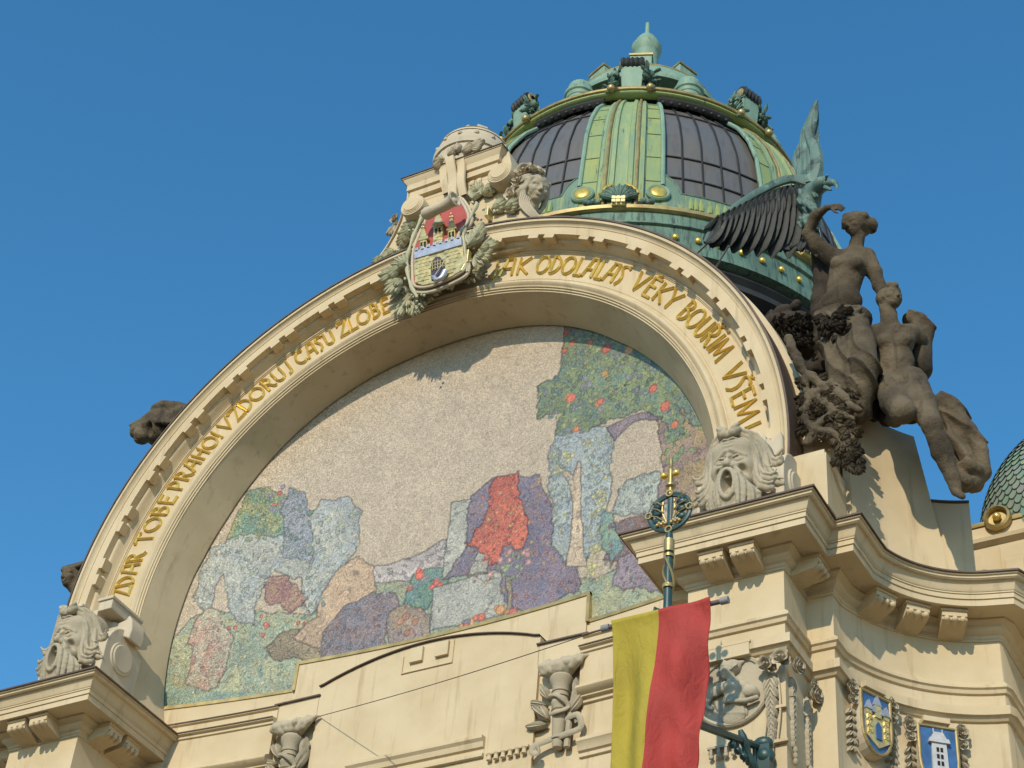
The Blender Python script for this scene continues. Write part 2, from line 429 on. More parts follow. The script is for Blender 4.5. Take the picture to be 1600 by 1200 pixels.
def ROT(fwd, up=(0, 0, 1)):
    f = np.array(fwd, float); f /= np.linalg.norm(f); u = np.array(up, float); u = u-f*(u@f); u /= np.linalg.norm(u)
    return np.stack([np.cross(f, u), f, u], 1)     # columns: right(x), forward(y), up(z)
def head(style='calm'):
    """unit head (height 1): x right, y forward, z up; origin at the middle of the skull"""
    q = [ell((0, -.06, .10), (.36, .44, .40), .05), ell((0, .05, -.12), (.29, .33, .32), .08), ell((0, .16, -.36), (.15, .17, .12), .08),
         ell((.19, .20, -.08), (.12, .14, .13), .06), ell((-.19, .20, -.08), (.12, .14, .13), .06),
         cap((-.24, .28, .10), (.24, .28, .10), .055, .055, .06), ell((0, .24, .26), (.25, .15, .16), .08)]
    q += [ell((.145, .42, .015), (.095, .10, .065), .03, sub=True), ell((-.145, .42, .015), (.095, .10, .065), .03, sub=True)]
    q += [ell((.14, .285, .01), (.075, .07, .045), .006), ell((-.14, .285, .01), (.075, .07, .045), .006),
          cap((.07, .33, .045), (.21, .29, .035), .016, .014, .01), cap((-.07, .33, .045), (-.21, .29, .035), .016, .014, .01)]
    q += [cap((0, .34, .10), (0, .45, -.12), .04, .055, .04), ell((.05, .40, -.14), (.045, .05, .04), .02), ell((-.05, .40, -.14), (.045, .05, .04), .02)]
    q += [cap((.36, -.04, .05), (.35, -.02, -.10), .055, .04, .03), cap((-.36, -.04, .05), (-.35, -.02, -.10), .055, .04, .03)]
    if style == 'calm':
        q += [cap((-.09, .355, -.245), (.09, .355, -.245), .028, .028, .02), cap((-.07, .345, -.295), (.07, .345, -.295), .032, .032, .02),
              cap((-.10, .40, -.27), (.10, .40, -.27), .008, .008, .01, sub=True)]
    return q

# ================================================================== GROUND
M = MB(); M.add([(-900, -900, -19.2), (900, -900, -19.2), (900, 900, -19.2), (-900, 900, -19.2)], [(0, 1, 2, 3)])
g = M.build("ground", GROUND, smooth=False, recalc=False); g['kind'] = "structure"

# ================================================================== FACADE
FA = thing("palace_facade", "cream stucco palace front with great round gable arch, piers and curved cornice", "building", (0, 0, -19.2))
# --- arch moulding
prof = [(5.24, .02), (5.24, 0), (5.268, 0), (5.272, -.028), (5.30, -.03), (5.305, -.055), (5.325, -.06), (5.33, -.035)]
for t in np.linspace(0, 1, 7): prof.append((5.335+.12*t, -.035-.055*math.sin(t*math.pi*.9)))
prof += [(5.47, -.02), (5.475, .0), (5.50, .0), (5.503, .008), (5.512, .008), (5.515, 0), (6.055, 0), (6.06, -.02), (6.075, -.02), (6.078, -.04), (6.095, -.045), (6.10, -.03)]
for t in np.linspace(0, 1, 6): prof.append((6.105+.075*t, -.03-.15*t**1.3))
prof += [(6.19, -.19), (6.222, -.20), (6.224, -.33), (6.375, -.33), (6.378, -.322), (6.386, -.322), (6.389, -.335)]
for t in np.linspace(0, 1, 6): prof.append((6.39+.07*t, -.335-.06*t**2))
prof += [(6.462, -.41), (6.51, -.412), (6.51, .30)]
M = MB(); arcsweep(M, prof, -21, 201, 260, caps=False); M.build("archivolt", CREAM, FA, ang=30, recalc=False)
# dentil blocks under the fascia, in pairs every ten degrees
for k in range(-1, 20):
    for s in (-1, 1):
        a0, a1 = 10*k+s*.60, 10*k+s*2.45
        if a0 > a1: a0, a1 = a1, a0
        if 80.5 < a0 < 99.5: continue
        M = MB(); arcsweep(M, [(6.23, -.329), (6.150, -.329), (6.158, -.15), (6.23, -.15)], a0, a1, 4)
        M.build("dentil_block", CREAM, FA, smooth=False)
M = MB(); arcsweep(M, [(6.512, -.43), (6.545, -.43), (6.55, .34), (6.515, .34)], -19, 199, 200); M.build("arch_flashing", FLASH, FA)
# set-back second ring behind
M = MB(); arcsweep(M, [(6.35, .30), (6.50, .14), (6.60, .14), (6.64, .18), (6.70, .9), (6.2, .9)], -19, 60, 100)
arcsweep(M, [(6.35, .30), (6.50, .22), (6.55, .9), (6.2, .9)], 60, 199, 120); M.build("rear_arch_ring", CREAM, FA, ang=30)
# --- mosaic surface
def S(x, z): return 1.245-.0873*z-.018*x*x
RT_A = np.array([-25, -16, -8, 0, 5, 15, 28, 43, 55, 63, 72, 81, 92, 103, 112, 121, 131, 140, 149, 159, 164, 170, 176, 185, 193, 205])
def WS(px, py):
    r = ray(px, py); lo, hi = 20., 50.
    for _ in range(50):
        mm = (lo+hi)/2; P = CC+r*mm
        if P[1] > S(P[0], P[2]): hi = mm
        else: lo = mm
    return CC+r*lo
EDGE = [(306, 900), (287.5, 950), (276, 987.5), (264, 1047.5), (257, 1100), (400, 750), (360, 812), (320, 875), (448, 695), (513, 639), (578, 591), (645, 563.6), (730, 529.6), (815, 512.6), (871.6, 510), (928, 521), (960, 536), (1032, 576), (1080, 636), (1108, 700)]
E_ = sorted([(math.degrees(math.atan2(P[2], P[0])) % 360, math.hypot(P[0], P[2])) for P in (WS(*q) for q in EDGE)])
EA = np.array([-30, 0]+[e[0] for e in E_]+[210]); ER = np.array([4.9, 4.88]+[e[1] for e in E_]+[5.2])
ER = np.convolve(np.pad(ER, 1, mode='edge'), [.25, .5, .25], mode='valid')
def RM(a): return float(np.interp(a, EA, ER))
M = MB(); G = []
for a in np.linspace(-21, 201, 200):
    r1 = RM(a); ca, sa = math.cos(a*D2R), math.sin(a*D2R); row = []
    y1 = S(r1*ca, r1*sa)
    for t, dr, dy in ((0, 0, 0), (.03, 0, 0), (.33, 0, 0), (.66, 0, 0), (.94, 0, 0), (.945, .03, 0), (1.02, .035, .02)):
        rr = 5.24+(r1-5.24)*t+dr; row.append((rr*ca, y1*t+.018*(1-t)+dy, rr*sa))
    G.append(row)
grid(M, G); M.build("arch_soffit", CREAM, FA, ang=30, recalc=False)
# painted picture: a plain garden scene in the same colours (generic stand-in)
nx, nz = 760, 480
xs = np.linspace(-5.45, 5.45, nx); zs = np.linspace(-1.35, 5.55, nz)
X, Z = np.meshgrid(xs, zs, indexing='ij')
def fbm(X, Z, f, seed, o=4):
    r = np.random.default_rng(seed); out = np.zeros_like(X); amp = 1; tot = 0
    for i in range(o):
        g_ = r.random((64, 64)); u = (X*f+37.3) % 64; v = (Z*f+11.7) % 64
        i0 = u.astype(int); j0 = v.astype(int); fu = u-i0; fv = v-j0; fu = fu*fu*(3-2*fu); fv = fv*fv*(3-2*fv)
        i1 = (i0+1) % 64; j1 = (j0+1) % 64
        out += amp*((g_[i0, j0]*(1-fu)+g_[i1, j0]*fu)*(1-fv)+(g_[i0, j1]*(1-fu)+g_[i1, j1]*fu)*fv); tot += amp; amp *= .55; f *= 2.03
    return out/tot
wx = (fbm(X, Z, 3, 1)-.5)*.28; wz = (fbm(X, Z, 3, 2)-.5)*.28
C = np.zeros((nx, nz, 3)); C[:] = (.47, .385, .285)
C *= (.90+.24*fbm(X, Z, 5, 3, 3))[..., None]; C += ((fbm(X, Z, 14, 33, 2)-.5)*.10)[..., None]*np.array([1, .8, .7])
def inpoly(poly, X, Z):
    P = [WS(*q) for q in poly]; ins = np.zeros(X.shape, bool); n = len(P)
    for i in range(n):
        x1, z1 = P[i][0], P[i][2]; x2, z2 = P[(i+1) % n][0], P[(i+1) % n][2]
        if abs(z2-z1) < 1e-9: continue
        c_ = ((z1 > Z) != (z2 > Z)) & (X < (x2-x1)*(Z-z1)/(z2-z1)+x1); ins ^= c_
    return ins
def line(ins):
    e = np.zeros_like(ins)
    for a, b in ((1, 0), (0, 1)):
        e[:nx-a, :nz-b] |= ins[:nx-a, :nz-b] != ins[a:, b:]
    return e
def paint(poly, col, col2=None, f=5, wob=1.0, seed=5, edge=.55, spots=None):
    ins = inpoly(poly, X+wx*wob, Z+wz*wob)
    n_ = fbm(X, Z, f, seed)[..., None]; t = np.clip((n_-.35)/.3, 0, 1)
    c = np.array(col)*(1-t)+np.array(col2 if col2 else tuple(v*.75 for v in col))*t
    c = c*(.72+.56*fbm(X+.3*Z, Z-.3*X, 1.7, seed+40, 2))[..., None]
    C[ins] = c[ins]
    if edge:
        q_ = fbm(X, Z, f*.8, seed+70, 3)*9; q_ = q_*.62; fr = np.abs(q_-np.round(q_)); lw = ins & (fr < .075); C[lw] *= .58
        hi = ins & (np.abs(q_-.22-np.round(q_-.22)) < .09); C[hi] *= 1.18
    if edge:
        l_ = line(ins); l_[1:] |= l_[:-1].copy(); l_[:, 1:] |= l_[:, :-1].copy(); C[l_] *= edge*.85
    return ins
def blobs(region, n, r0, r1, cols, seed, petals=0):
    r = np.random.default_rng(seed); P = WS_poly(region)
    x0, x1 = P[:, 0].min(), P[:, 0].max(); z0, z1 = P[:, 1].min(), P[:, 1].max()
    for _ in range(n):
        cx, cz = r.uniform(x0, x1), r.uniform(z0, z1); rad = r.uniform(r0, r1)
        i0, i1 = np.searchsorted(xs, [cx-rad*1.5, cx+rad*1.5]); j0, j1 = np.searchsorted(zs, [cz-rad*1.5, cz+rad*1.5])
        if i1 <= i0+1 or j1 <= j0+1: continue
        sx, sz = X[i0:i1, j0:j1], Z[i0:i1, j0:j1]
        if not inpoly(region, np.array([[cx]]), np.array([[cz]]))[0, 0]: continue
        th = r.uniform(0, 6.28); dx = (sx-cx)*math.cos(th)+(sz-cz)*math.sin(th); dz = -(sx-cx)*math.sin(th)+(sz-cz)*math.cos(th)
        d = np.hypot(dx, dz*(1.0 if not petals else 1.7)); mk = d < rad; ed = mk & (d > rad-.022)
        sub = C[i0:i1, j0:j1]; sub[mk] = np.array(cols[r.integers(len(cols))])*r.uniform(.8, 1.2); sub[ed] *= .55
def WS_poly(poly): return np.array([WS(*q)[[0, 2]] for q in poly])
# distant low hills, meadow and terraces
paint([(560, 905), (590, 884), (640, 872), (690, 846), (730, 850), (760, 880), (760, 940), (560, 960)], (.36, .33, .33), (.42, .37, .36), 3, .6, 8)
paint([(230, 1130), (262, 1010), (300, 965), (390, 950), (480, 962), (560, 915), (640, 905), (700, 890), (800, 900), (930, 905), (1040, 850), (1130, 760), (1130, 1000), (700, 1080), (230, 1150)], (.34, .35, .20), (.25, .32, .24), 4, .8, 9)
blobs([(262, 1010), (390, 950), (500, 940), (500, 1080), (262, 1100)], 260, .03, .06, [(.42, .42, .20), (.18, .32, .30), (.35, .40, .24), (.5, .46, .25)], 12, 1)
blobs([(330, 990), (440, 950), (500, 930), (480, 975), (400, 1010)], 26, .03, .05, [(.62, .12, .08)], 13)
# far left flowering shrub and pale weeping willow mounds
paint([(370, 800), (380, 770), (420, 760), (470, 790), (500, 800), (480, 850), (400, 850), (350, 850)], (.13, .26, .20), (.30, .32, .12), 5, 1, 14)
blobs([(420, 745), (445, 735), (450, 790), (420, 800)], 12, .05, .09, [(.6, .12, .09), (.25, .22, .33)], 16)
paint([(300, 930), (330, 860), (370, 835), (430, 838), (480, 815), (500, 780), (540, 780), (565, 800), (560, 850), (530, 890), (505, 945), (480, 960), (470, 905), (430, 895), (400, 940), (395, 975), (370, 970), (345, 900), (320, 960)], (.37, .385, .345), (.30, .34, .36), 4, .9, 17)
paint([(447, 870), (440, 800), (455, 760), (478, 770), (486, 830), (490, 880)], (.20, .25, .30), (.28, .30, .36), 5, .8, 18)
paint([(295, 1070), (300, 1000), (318, 950), (345, 960), (362, 1000), (350, 1050), (325, 1085)], (.48, .27, .20), (.40, .38, .27), 6, 1.2, 19)
paint([(420, 935), (415, 910), (450, 900), (480, 935), (450, 955)], (.27, .12, .11), (.33, .2, .13), 5, 1, 20)
paint([(415, 1010), (450, 985), (520, 990), (545, 1020), (500, 1035), (430, 1030)], (.23, .18, .10), (.29, .23, .13), 5, .8, 21)
# rounded ochre rocks and a dark heather mound
paint([(455, 1000), (490, 965), (505, 930), (530, 885), (560, 870), (590, 880), (592, 925), (560, 950), (540, 985), (505, 1018)], (.53, .38, .24), (.44, .30, .19), 4, .9, 22)
paint([(500, 1036), (505, 990), (530, 955), (575, 930), (615, 925), (625, 950), (600, 975), (605, 1010), (560, 1040)], (.24, .17, .17), (.17, .17, .22), 5, .8, 23)
paint([(600, 985), (600, 960), (640, 935), (670, 960), (672, 990), (640, 1003), (612, 1005)], (.34, .25, .15), (.25, .20, .19), 5, .8, 24)
blobs([(625, 990), (625, 955), (660, 950), (668, 990)], 14, .05, .08, [(.42, .2, .12), (.5, .3, .15)], 25)
paint([(630, 940), (650, 895), (690, 880), (700, 900), (690, 935), (660, 950)], (.10, .20, .20), (.15, .26, .16), 6, 1, 26)
blobs([(635, 930), (655, 890), (695, 885), (685, 930)], 12, .05, .08, [(.75, .14, .08)], 27)
# stone garden wall, red bush, violet heather bank
paint([(706, 785), (740, 778), (742, 850), (700, 905), (690, 905)], (.34, .35, .31), (.39, .39, .34), 4, .2, 28)
paint([(672, 985), (676, 920), (740, 900), (860, 880), (860, 935), (770, 965)], (.34, .35, .32), (.40, .40, .36), 4, .2, 29)
paint([(690, 905), (735, 850), (732, 775), (770, 745), (845, 738), (860, 790), (870, 850), (905, 890), (905, 925), (830, 955), (790, 940), (780, 890)], (.23, .165, .21), (.17, .155, .235), 6, .9, 30)
blobs([(700, 900), (740, 850), (735, 780), (845, 745), (870, 850), (905, 900), (900, 925), (830, 950)], 90, .025, .045, [(.50, .33, .16), (.42, .16, .12)], 31)
paint([(742, 870), (735, 850), (760, 800), (765, 760), (775, 745), (800, 742), (815, 770), (830, 815), (820, 850), (790, 850), (770, 880)], (.56, .12, .05), (.46, .085, .05), 5, 1.4, 32, .5)
blobs([(750, 850), (770, 760), (800, 750), (825, 820), (800, 850)], 40, .025, .05, [(.66, .36, .13), (.62, .2, .08)], 34)
paint([(730, 900), (745, 865), (765, 870), (760, 895)], (.50, .47, .41), None, 5, .5, 35)
# blue flowering shrub with yellow blossom and a pale birch
paint([(868, 850), (862, 780), (856, 710), (870, 680), (905, 665), (945, 668), (962, 695), (955, 740), (945, 790), (940, 850), (905, 885), (880, 880)], (.28, .33, .37), (.34, .39, .37), 5, 1, 36)
blobs([(862, 840), (862, 700), (905, 672), (955, 690), (945, 850)], 40, .03, .06, [(.48, .46, .28), (.40, .52, .60)], 37)
paint([(884, 884), (893, 840), (894, 790), (886, 752), (874, 738), (878, 730), (894, 742), (903, 722), (909, 724), (906, 750), (908, 800), (911, 850), (918, 886)], (.56, .44, .31), (.48, .36, .25), 4, .4, 38)
blobs([(918, 900), (925, 760), (945, 770), (950, 920)], 60, .03, .06, [(.58, .52, .22), (.50, .47, .25)], 39)
blobs([(860, 745), (860, 700), (890, 700), (890, 745)], 16, .04, .06, [(.52, .52, .24)], 40)
# right hand bushes
paint([(955, 800), (965, 765), (990, 745), (1020, 735), (1050, 760), (1050, 800), (1000, 800)], (.32, .37, .35), (.38, .42, .38), 5, 1, 41)
paint([(938, 880), (950, 820), (985, 805), (1030, 800), (1040, 850), (1000, 880)], (.31, .155, .11), (.24, .17, .18), 5, .9, 42)
paint([(955, 920), (965, 870), (1000, 850), (1050, 880), (1060, 930), (1000, 925)], (.22, .18, .23), (.28, .22, .26), 6, .9, 43)
paint([(935, 850), (935, 800), (955, 800), (970, 850), (950, 890)], (.14, .25, .25), (.22, .33, .24), 6, 1, 44)
PALE = [(300, 930), (330, 860), (370, 835), (430, 838), (480, 815), (500, 780), (540, 780), (565, 800), (560, 850), (530, 890), (505, 945), (480, 960), (470, 905), (430, 895), (400, 940), (395, 975), (370, 970), (345, 900), (320, 960)]
blobs(PALE, 420, .035, .065, [(.40, .42, .36), (.30, .35, .34), (.34, .40, .40), (.44, .44, .36), (.27, .32, .30), (.36, .42, .30)], 60, 1)
blobs([(447, 870), (440, 800), (455, 760), (478, 770), (486, 830), (490, 880)], 90, .035, .06, [(.20, .25, .28), (.26, .28, .34), (.17, .24, .22)], 61, 1)
blobs([(370, 800), (380, 770), (420, 760), (440, 800), (440, 840), (400, 850), (350, 850)], 110, .035, .06, [(.15, .27, .17), (.30, .33, .13), (.20, .29, .20)], 62, 1)
blobs([(295, 1070), (300, 1000), (318, 950), (345, 960), (362, 1000), (350, 1050), (325, 1085)], 130, .03, .055, [(.50, .30, .24), (.42, .36, .27), (.38, .22, .17), (.46, .42, .30)], 63, 1)
blobs([(500, 1036), (505, 990), (530, 955), (575, 930), (615, 925), (625, 950), (600, 975), (605, 1010), (560, 1040)], 170, .03, .055, [(.27, .19, .18), (.19, .17, .23), (.22, .14, .13), (.24, .22, .25)], 64, 1)
blobs([(868, 850), (862, 780), (856, 710), (870, 680), (890, 670), (890, 730), (890, 850)], 130, .03, .055, [(.27, .33, .38), (.33, .38, .35), (.24, .33, .33), (.38, .40, .32)], 65, 1)
blobs([(915, 690), (945, 668), (962, 695), (955, 740), (945, 790), (940, 850), (915, 880)], 130, .03, .055, [(.27, .33, .38), (.33, .38, .35), (.24, .33, .33), (.40, .42, .26)], 66, 1)
blobs([(742, 870), (735, 850), (760, 800), (765, 760), (775, 745), (800, 742), (815, 770), (830, 815), (820, 850), (790, 850), (770, 880)], 150, .03, .055, [(.58, .13, .06), (.48, .09, .05), (.62, .22, .09), (.40, .07, .05)], 67, 1)
blobs([(955, 800), (965, 765), (990, 745), (1020, 735), (1050, 760), (1050, 800), (1000, 800)], 90, .03, .055, [(.32, .37, .33), (.38, .41, .33), (.27, .33, .31)], 68, 1)
blobs([(955, 920), (940, 880), (950, 820), (985, 805), (1035, 800), (1050, 860), (1060, 930), (1000, 925)], 160, .03, .055, [(.30, .16, .12), (.23, .18, .21), (.27, .21, .22), (.20, .22, .17)], 69, 1)
blobs([(560, 905), (640, 872), (690, 846), (730, 850), (760, 880), (700, 900), (600, 930)], 60, .03, .06, [(.36, .33, .31), (.33, .31, .33)], 71, 1)
# great fruit tree
paint([(1035, 790), (1030, 700), (1022, 640), (1070, 610), (1115, 690), (1130, 760), (1120, 840), (1090, 790), (1070, 800)], (.37, .27, .12), (.28, .19, .17), 4, 1.2, 45)
paint([(945, 668), (985, 650), (1035, 640), (1040, 652), (990, 662), (960, 690)], (.20, .155, .20), (.26, .2, .22), 5, .7, 46)
tr = [(886, 505), (876, 560), (868, 585), (842, 605), (840, 650), (868, 655), (872, 685), (920, 670), (950, 655), (1000, 640), (1030, 650), (1045, 690), (1075, 680), (1060, 640), (1110, 680), (1140, 700), (1120, 560), (1000, 480), (900, 480)]
paint(tr, (.20, .26, .11), (.13, .21, .16), 7, 1.3, 47, .5)
blobs(tr, 900, .045, .085, [(.23, .29, .12), (.18, .25, .12), (.13, .21, .19), (.28, .32, .14), (.20, .22, .24), (.13, .18, .10)], 48, 1)
blobs(tr, 60, .06, .10, [(.68, .20, .06), (.60, .13, .06), (.58, .32, .10)], 49)
blobs([(1035, 720), (1035, 690), (1075, 670), (1085, 720)], 26, .05, .08, [(.20, .31, .13)], 50, 1)
# rose bush and fruit at the foot of the wall
paint([(795, 965), (790, 900), (797, 900), (803, 965)], (.33, .26, .17), None, 5, .3, 51)
blobs([(765, 905), (785, 865), (830, 850), (835, 880), (790, 930)], 40, .04, .07, [(.23, .31, .16), (.3, .36, .2)], 52, 1)
blobs([(760, 900), (790, 860), (830, 850), (830, 880)], 10, .04, .06, [(.62, .33, .31)], 53)
blobs([(700, 985), (740, 965), (790, 940), (810, 960), (750, 985)], 46, .05, .09, [(.66, .15, .07), (.62, .30, .10), (.5, .12, .1), (.20, .24, .32)], 54)
paint([(300, 1085), (262, 1060), (250, 1120), (460, 1100), (460, 1080)], (.24, .33, .22), (.17, .28, .26), 8, 1, 55, 0)
gy = C.mean(-1, keepdims=True); C = gy+(C-gy)*.88; C = C*np.array([.90, .87, .80])+np.array([.50, .43, .35])*.03; C = np.clip(C, .01, .9)
Yv = S(X, Z); V = np.stack([X, Yv, Z], -1).reshape(-1, 3)
idx = np.arange(nx*nz).reshape(nx, nz); Rr = np.hypot(X, Z)
keep = (Rr[:-1, :-1] < 5.62)
F = np.stack([idx[:-1, :-1], idx[1:, :-1], idx[1:, 1:], idx[:-1, 1:]], -1)[keep]
me = bpy.data.meshes.new("mosaic"); me.from_pydata(V.tolist(), [], F.tolist()); me.update()
ca = me.color_attributes.new("Col", 'FLOAT_COLOR', 'POINT')
ca.data.foreach_set("color", np.concatenate([C.reshape(-1, 3), np.ones((nx*nz, 1))], 1).ravel())
me.shade_smooth(); me.materials.append(MOSA)
o = bpy.data.objects.new("mosaic", me); sc.collection.objects.link(o); attach(o, FA)

# --- wall under the mosaic: stepped rim with gilt edge
def rim(zlow, zc, zf, xc, x0, x1, dy0):
    return 0
def band(M, xa, xb, zb, zt, dy, n=24, th=.05):
    G = []
    for x in np.linspace(xa, xb, n):
        y0 = S(x, zt)-dy; y1 = S(x, zt)-dy
        G.append([(x, y1+th, zb), (x, y1, zb), (x, y0, zt), (x, y0+th, zt)])
    b0 = M.n; grid(M, G); M.f.append([b0+j for j in range(4)]); M.f.append([b0+(n-1)*4+j for j in range(4)][::-1])
M = MB(); band(M, -2.62, 2.62, -1.70, -.76, .05, 30, .12); band(M, -5.3, -2.60, -1.75, -1.24, .05, 24, .12); band(M, 2.60, 5.3, -1.75, -1.24, .05, 24, .12)
M.build("mosaic_sill_wall", CREAM, FA, ang=25)
M = MB(); band(M, -2.67, 2.67, -.76, -.70, .065, 30, .14); band(M, -2.67, -2.615, -1.24, -.70, .067, 2, .14); band(M, 2.615, 2.67, -1.24, -.70, .067, 2, .14)
band(M, -5.3, -2.62, -1.24, -1.18, .064, 20, .14); band(M, 2.62, 5.3, -1.24, -1.18, .064, 20, .14)
M.build("gilt_mosaic_rim", GOLDW, FA, ang=25)
# curved flank walls with ledges and a roll moulding, both sides
def wl(x): return 1.10-.010*x*x
fp = [(-.1, -1.60), (.02, -1.62), (.16, -1.66), (.16, -1.69), (.12, -1.70), (.12, -1.86), (.24, -1.90), (.24, -1.93), (.19, -1.94), (.19, -1.99), (.16, -2.0), (.16, -2.52)]
for t in np.linspace(0, 1, 8): fp.append((.16+.11*math.sin(t*math.pi), -2.53-.18*t))
fp += [(.16, -2.73), (.10, -2.74), (.10, -2.80), (.06, -2.81), (.06, -3.40), (.17, -3.41), (.17, -3.46), (.13, -3.50), (.10, -3.58), (.06, -3.60), (.06, -3.66), (.02, -3.67), (.02, -4.3), (.12, -4.32), (.12, -4.4), (.02, -4.42), (.02, -7)]
for a, b in ((-5.35, -2.72), (2.72, 5.35)):
    M = MB(); sweep(M, [(x, wl(x)) for x in np.linspace(a, b, 20)], fp); M.build("flank_wall", CREAM, FA, ang=30)
for a, b in ((-5.3, -2.72), (2.72, 5.3)):
    M = MB()
    sweep(M, [(x, wl(x)) for x in np.linspace(a, b, 20)], [(.0, -1.606), (.17, -1.652), (.175, -1.675), (.165, -1.675), (.16, -1.655), (0, -1.612)])
    sweep(M, [(x, wl(x)) for x in np.linspace(a, b, 20)], [(.12, -1.872), (.25, -1.892), (.255, -1.915), (.245, -1.915), (.24, -1.895), (.12, -1.88)])
    M.build("ledge_flashing", FLASH, FA, smooth=False)
# torch pilasters
for s in (-1, 1):
    M = MB()
    a, b = sorted((s*1.95, s*2.75))
    box(M, a, b, 1.0, 1.5, -7, -1.98); box(M, a, b, .93, 1.5, -1.98, -1.60)
    box(M, a, b, .955, 1.02, -2.06, -2.0); box(M, a, b, .975, 1.02, -2.12, -2.08)
    M.build("torch_pilaster", CREAM, FA, smooth=False, bevel=.006)
for s in (-1, 1):
    M = MB(); a, b = sorted((s*1.93, s*2.79)); extr(M, [(a, -1.60), (b, -1.60), (b, -1.625), (a, -1.625)], .89, .5, px=False)
    M.build("pilaster_flashing", FLASH, FA, smooth=False)
# centre panel with segmental top
seg = [(-1.97, -1.46), (-1.88, -1.44)]
for t in np.linspace(-1, 1, 25): seg.append((1.75*t, -1.09-.30*t*t))
seg += [(1.88, -1.44), (1.97, -1.46)]
M = MB(); extr(M, seg+[(1.97, -7), (-1.97, -7)], .93, .5, px=False); M.build("centre_panel", CREAM, FA, smooth=False, bevel=.008)
M = MB(); n = len(seg)
up = [(x, z+.018) for x, z in seg]; G = [[(seg[i][0], .885, seg[i][1]+.002), (up[i][0], .885, up[i][1]), (up[i][0], 1.25, up[i][1]+.02), (seg[i][0], 1.25, seg[i][1]+.002)] for i in range(n)]
grid(M, G, cv=True); M.build("panel_flashing", FLASH, FA, smooth=False)
M = MB(); box(M, -.46, .46, .905, .935, -1.575, -1.555)
box(M, .44, .46, .905, .935, -1.555, -1.15); box(M, -.46, -.44, .905, .935, -1.555, -1.25)
for x in (-.20, .26): box(M, x-.115, x+.115, .875, .935, -1.42, -1.16)
M.build("centre_plaque", CREAM, FA, smooth=False, bevel=.006)
M = MB(); sweep(M, [(-1.2, .922), (1.17, .922)], [(0, -3.02), (.10, -3.03), (.10, -3.08), (.06, -3.12), (.04, -3.2), (.0, -3.22), (0, -3.3), (.05, -3.31), (.05, -3.36), (0, -3.37)])
box(M, 1.23, 1.93, .875, .945, -3.36, -3.32)
for i in range(6): revolve(M, [(.0, -.12), (.04, -.1), (.03, -.03), (.045, 0)], (1.29+.115*i, .885, -3.36), n=10)
M.build("panel_moulding", CREAM, FA, ang=30)

# --- piers: wall path, friezes, cornice
arcp = [(9.1+2.25*math.cos(a*D2R), -.3+2.25*math.sin(a*D2R)) for a in np.linspace(165, 103, 18)]
PATH_R = [(5.18, 1.6), (5.18, -.78), (6.55, -.78), (6.55, .01), (6.92, .01)]+arcp+[(8.62, 1.95), (8.62, 3.4), (16, 3.4)]
PATH_L = [(-16, 3.4), (-8.6, 3.4), (-8.6, 1.95)]+[(-x, y) for x, y in arcp[::-1]]+[(-6.92, .01), (-6.55, .01), (-6.55, -.78), (-5.18, -.78), (-5.18, 1.6)]
pw = [(-.35, -1.93), (.0, -1.95), (.0, -3.24), (.035, -3.25), (.04, -3.29), (.075, -3.30), (.08, -3.35), (.05, -3.37), (.035, -3.42), (.0, -3.43), (0, -3.62), (.05, -3.63), (.10, -3.65), (.10, -3.78), (.06, -3.79), (.02, -3.84), (-.015, -3.85), (-.015, -7.5), (-.35, -7.5)]
cz = [(-.2, -1.86), (.70, -1.925), (.70, -1.955), (.675, -1.96), (.672, -1.99), (.655, -2.0)]
for t in np.linspace(0, 1, 8): cz.append((.65-.10*math.sin(t*math.pi/2)-.0*t, -2.005-.125*t+.03*math.sin(2*math.pi*t)))
cz += [(.545, -2.14), (.545, -2.16), (.53, -2.165), (.53, -2.235), (.51, -2.24), (.51, -2.335), (.485, -2.34), (.485, -2.325), (.20, -2.325), (.20, -2.345)]
for t in np.linspace(0, 1, 7): cz.append((.19-.15*t-.03*math.sin(2*math.pi*t), -2.36-.14*t))
cz += [(.035, -2.51), (.035, -2.55), (.02, -2.56), (.018, -2.59), (-.1, -2.59)]
for nm, PT in (("pier_wall", PATH_R), ("pier_wall", PATH_L)):
    M = MB(); sweep(M, PT, pw, caps=False); M.build("pier_wall", CREAM, FA, ang=25)
    M = MB(); sweep(M, PT, cz, caps=False); M.build("cornice", CREAM, FA, ang=25)
    M = MB(); sweep(M, PT, [(.55, -1.872), (.725, -1.905), (.728, -1.935), (.716, -1.935), (.714, -1.915), (.55, -1.885)], caps=False); M.build("cornice_flashing", FLASH, FA, smooth=False)
# modillions
def modillion(name="modillion"):
    M = MB(); prof_ = [(.0, 0), (.42, 0), (.42, -.07), (.40, -.075), (.395, -.12), (.34, -.155), (.22, -.17), (.08, -.20), (0, -.205)]
    P = np.array(prof_); L = [np.array([-.17, -a, b]) for a, b in P]; R_ = [np.array([.17, -a, b]) for a, b in P]; n = len(P)
    M.add(L+R_, [tuple(range(n)), tuple(range(2*n-1, n-1, -1))]+[(i, (i+1) % n, (i+1) % n+n, i+n) for i in range(n)])
    box(M, -.185, .185, -.44, 0, .0, .05)
    for i in (-1, 0, 1): tube(M, [(i*.11, -.415, -.12), (i*.11, -.30, -.12)], .045, 10); ball(M, (i*.11, -.415, -.12), .045)
    me = M.build(name, CREAM, None, ang=30); return me
m0 = modillion(); first = True
def place_mod(x, y, rot):
    global first
    o = m0 if first else m0.copy()
    if not first: sc.collection.objects.link(o)
    first = False
    o.location = Vector((x, y, -2.375)); o.rotation_euler = (0, 0, rot*D2R); attach(o, FA); return o
for s in (1, -1):
    for x in (5.69, 6.13): place_mod(s*x, -.78, 0)
    for y in (-.42, .02): place_mod(s*5.18, y+.0, -90*s)
    place_mod(s*6.55, -.42, 90*s)
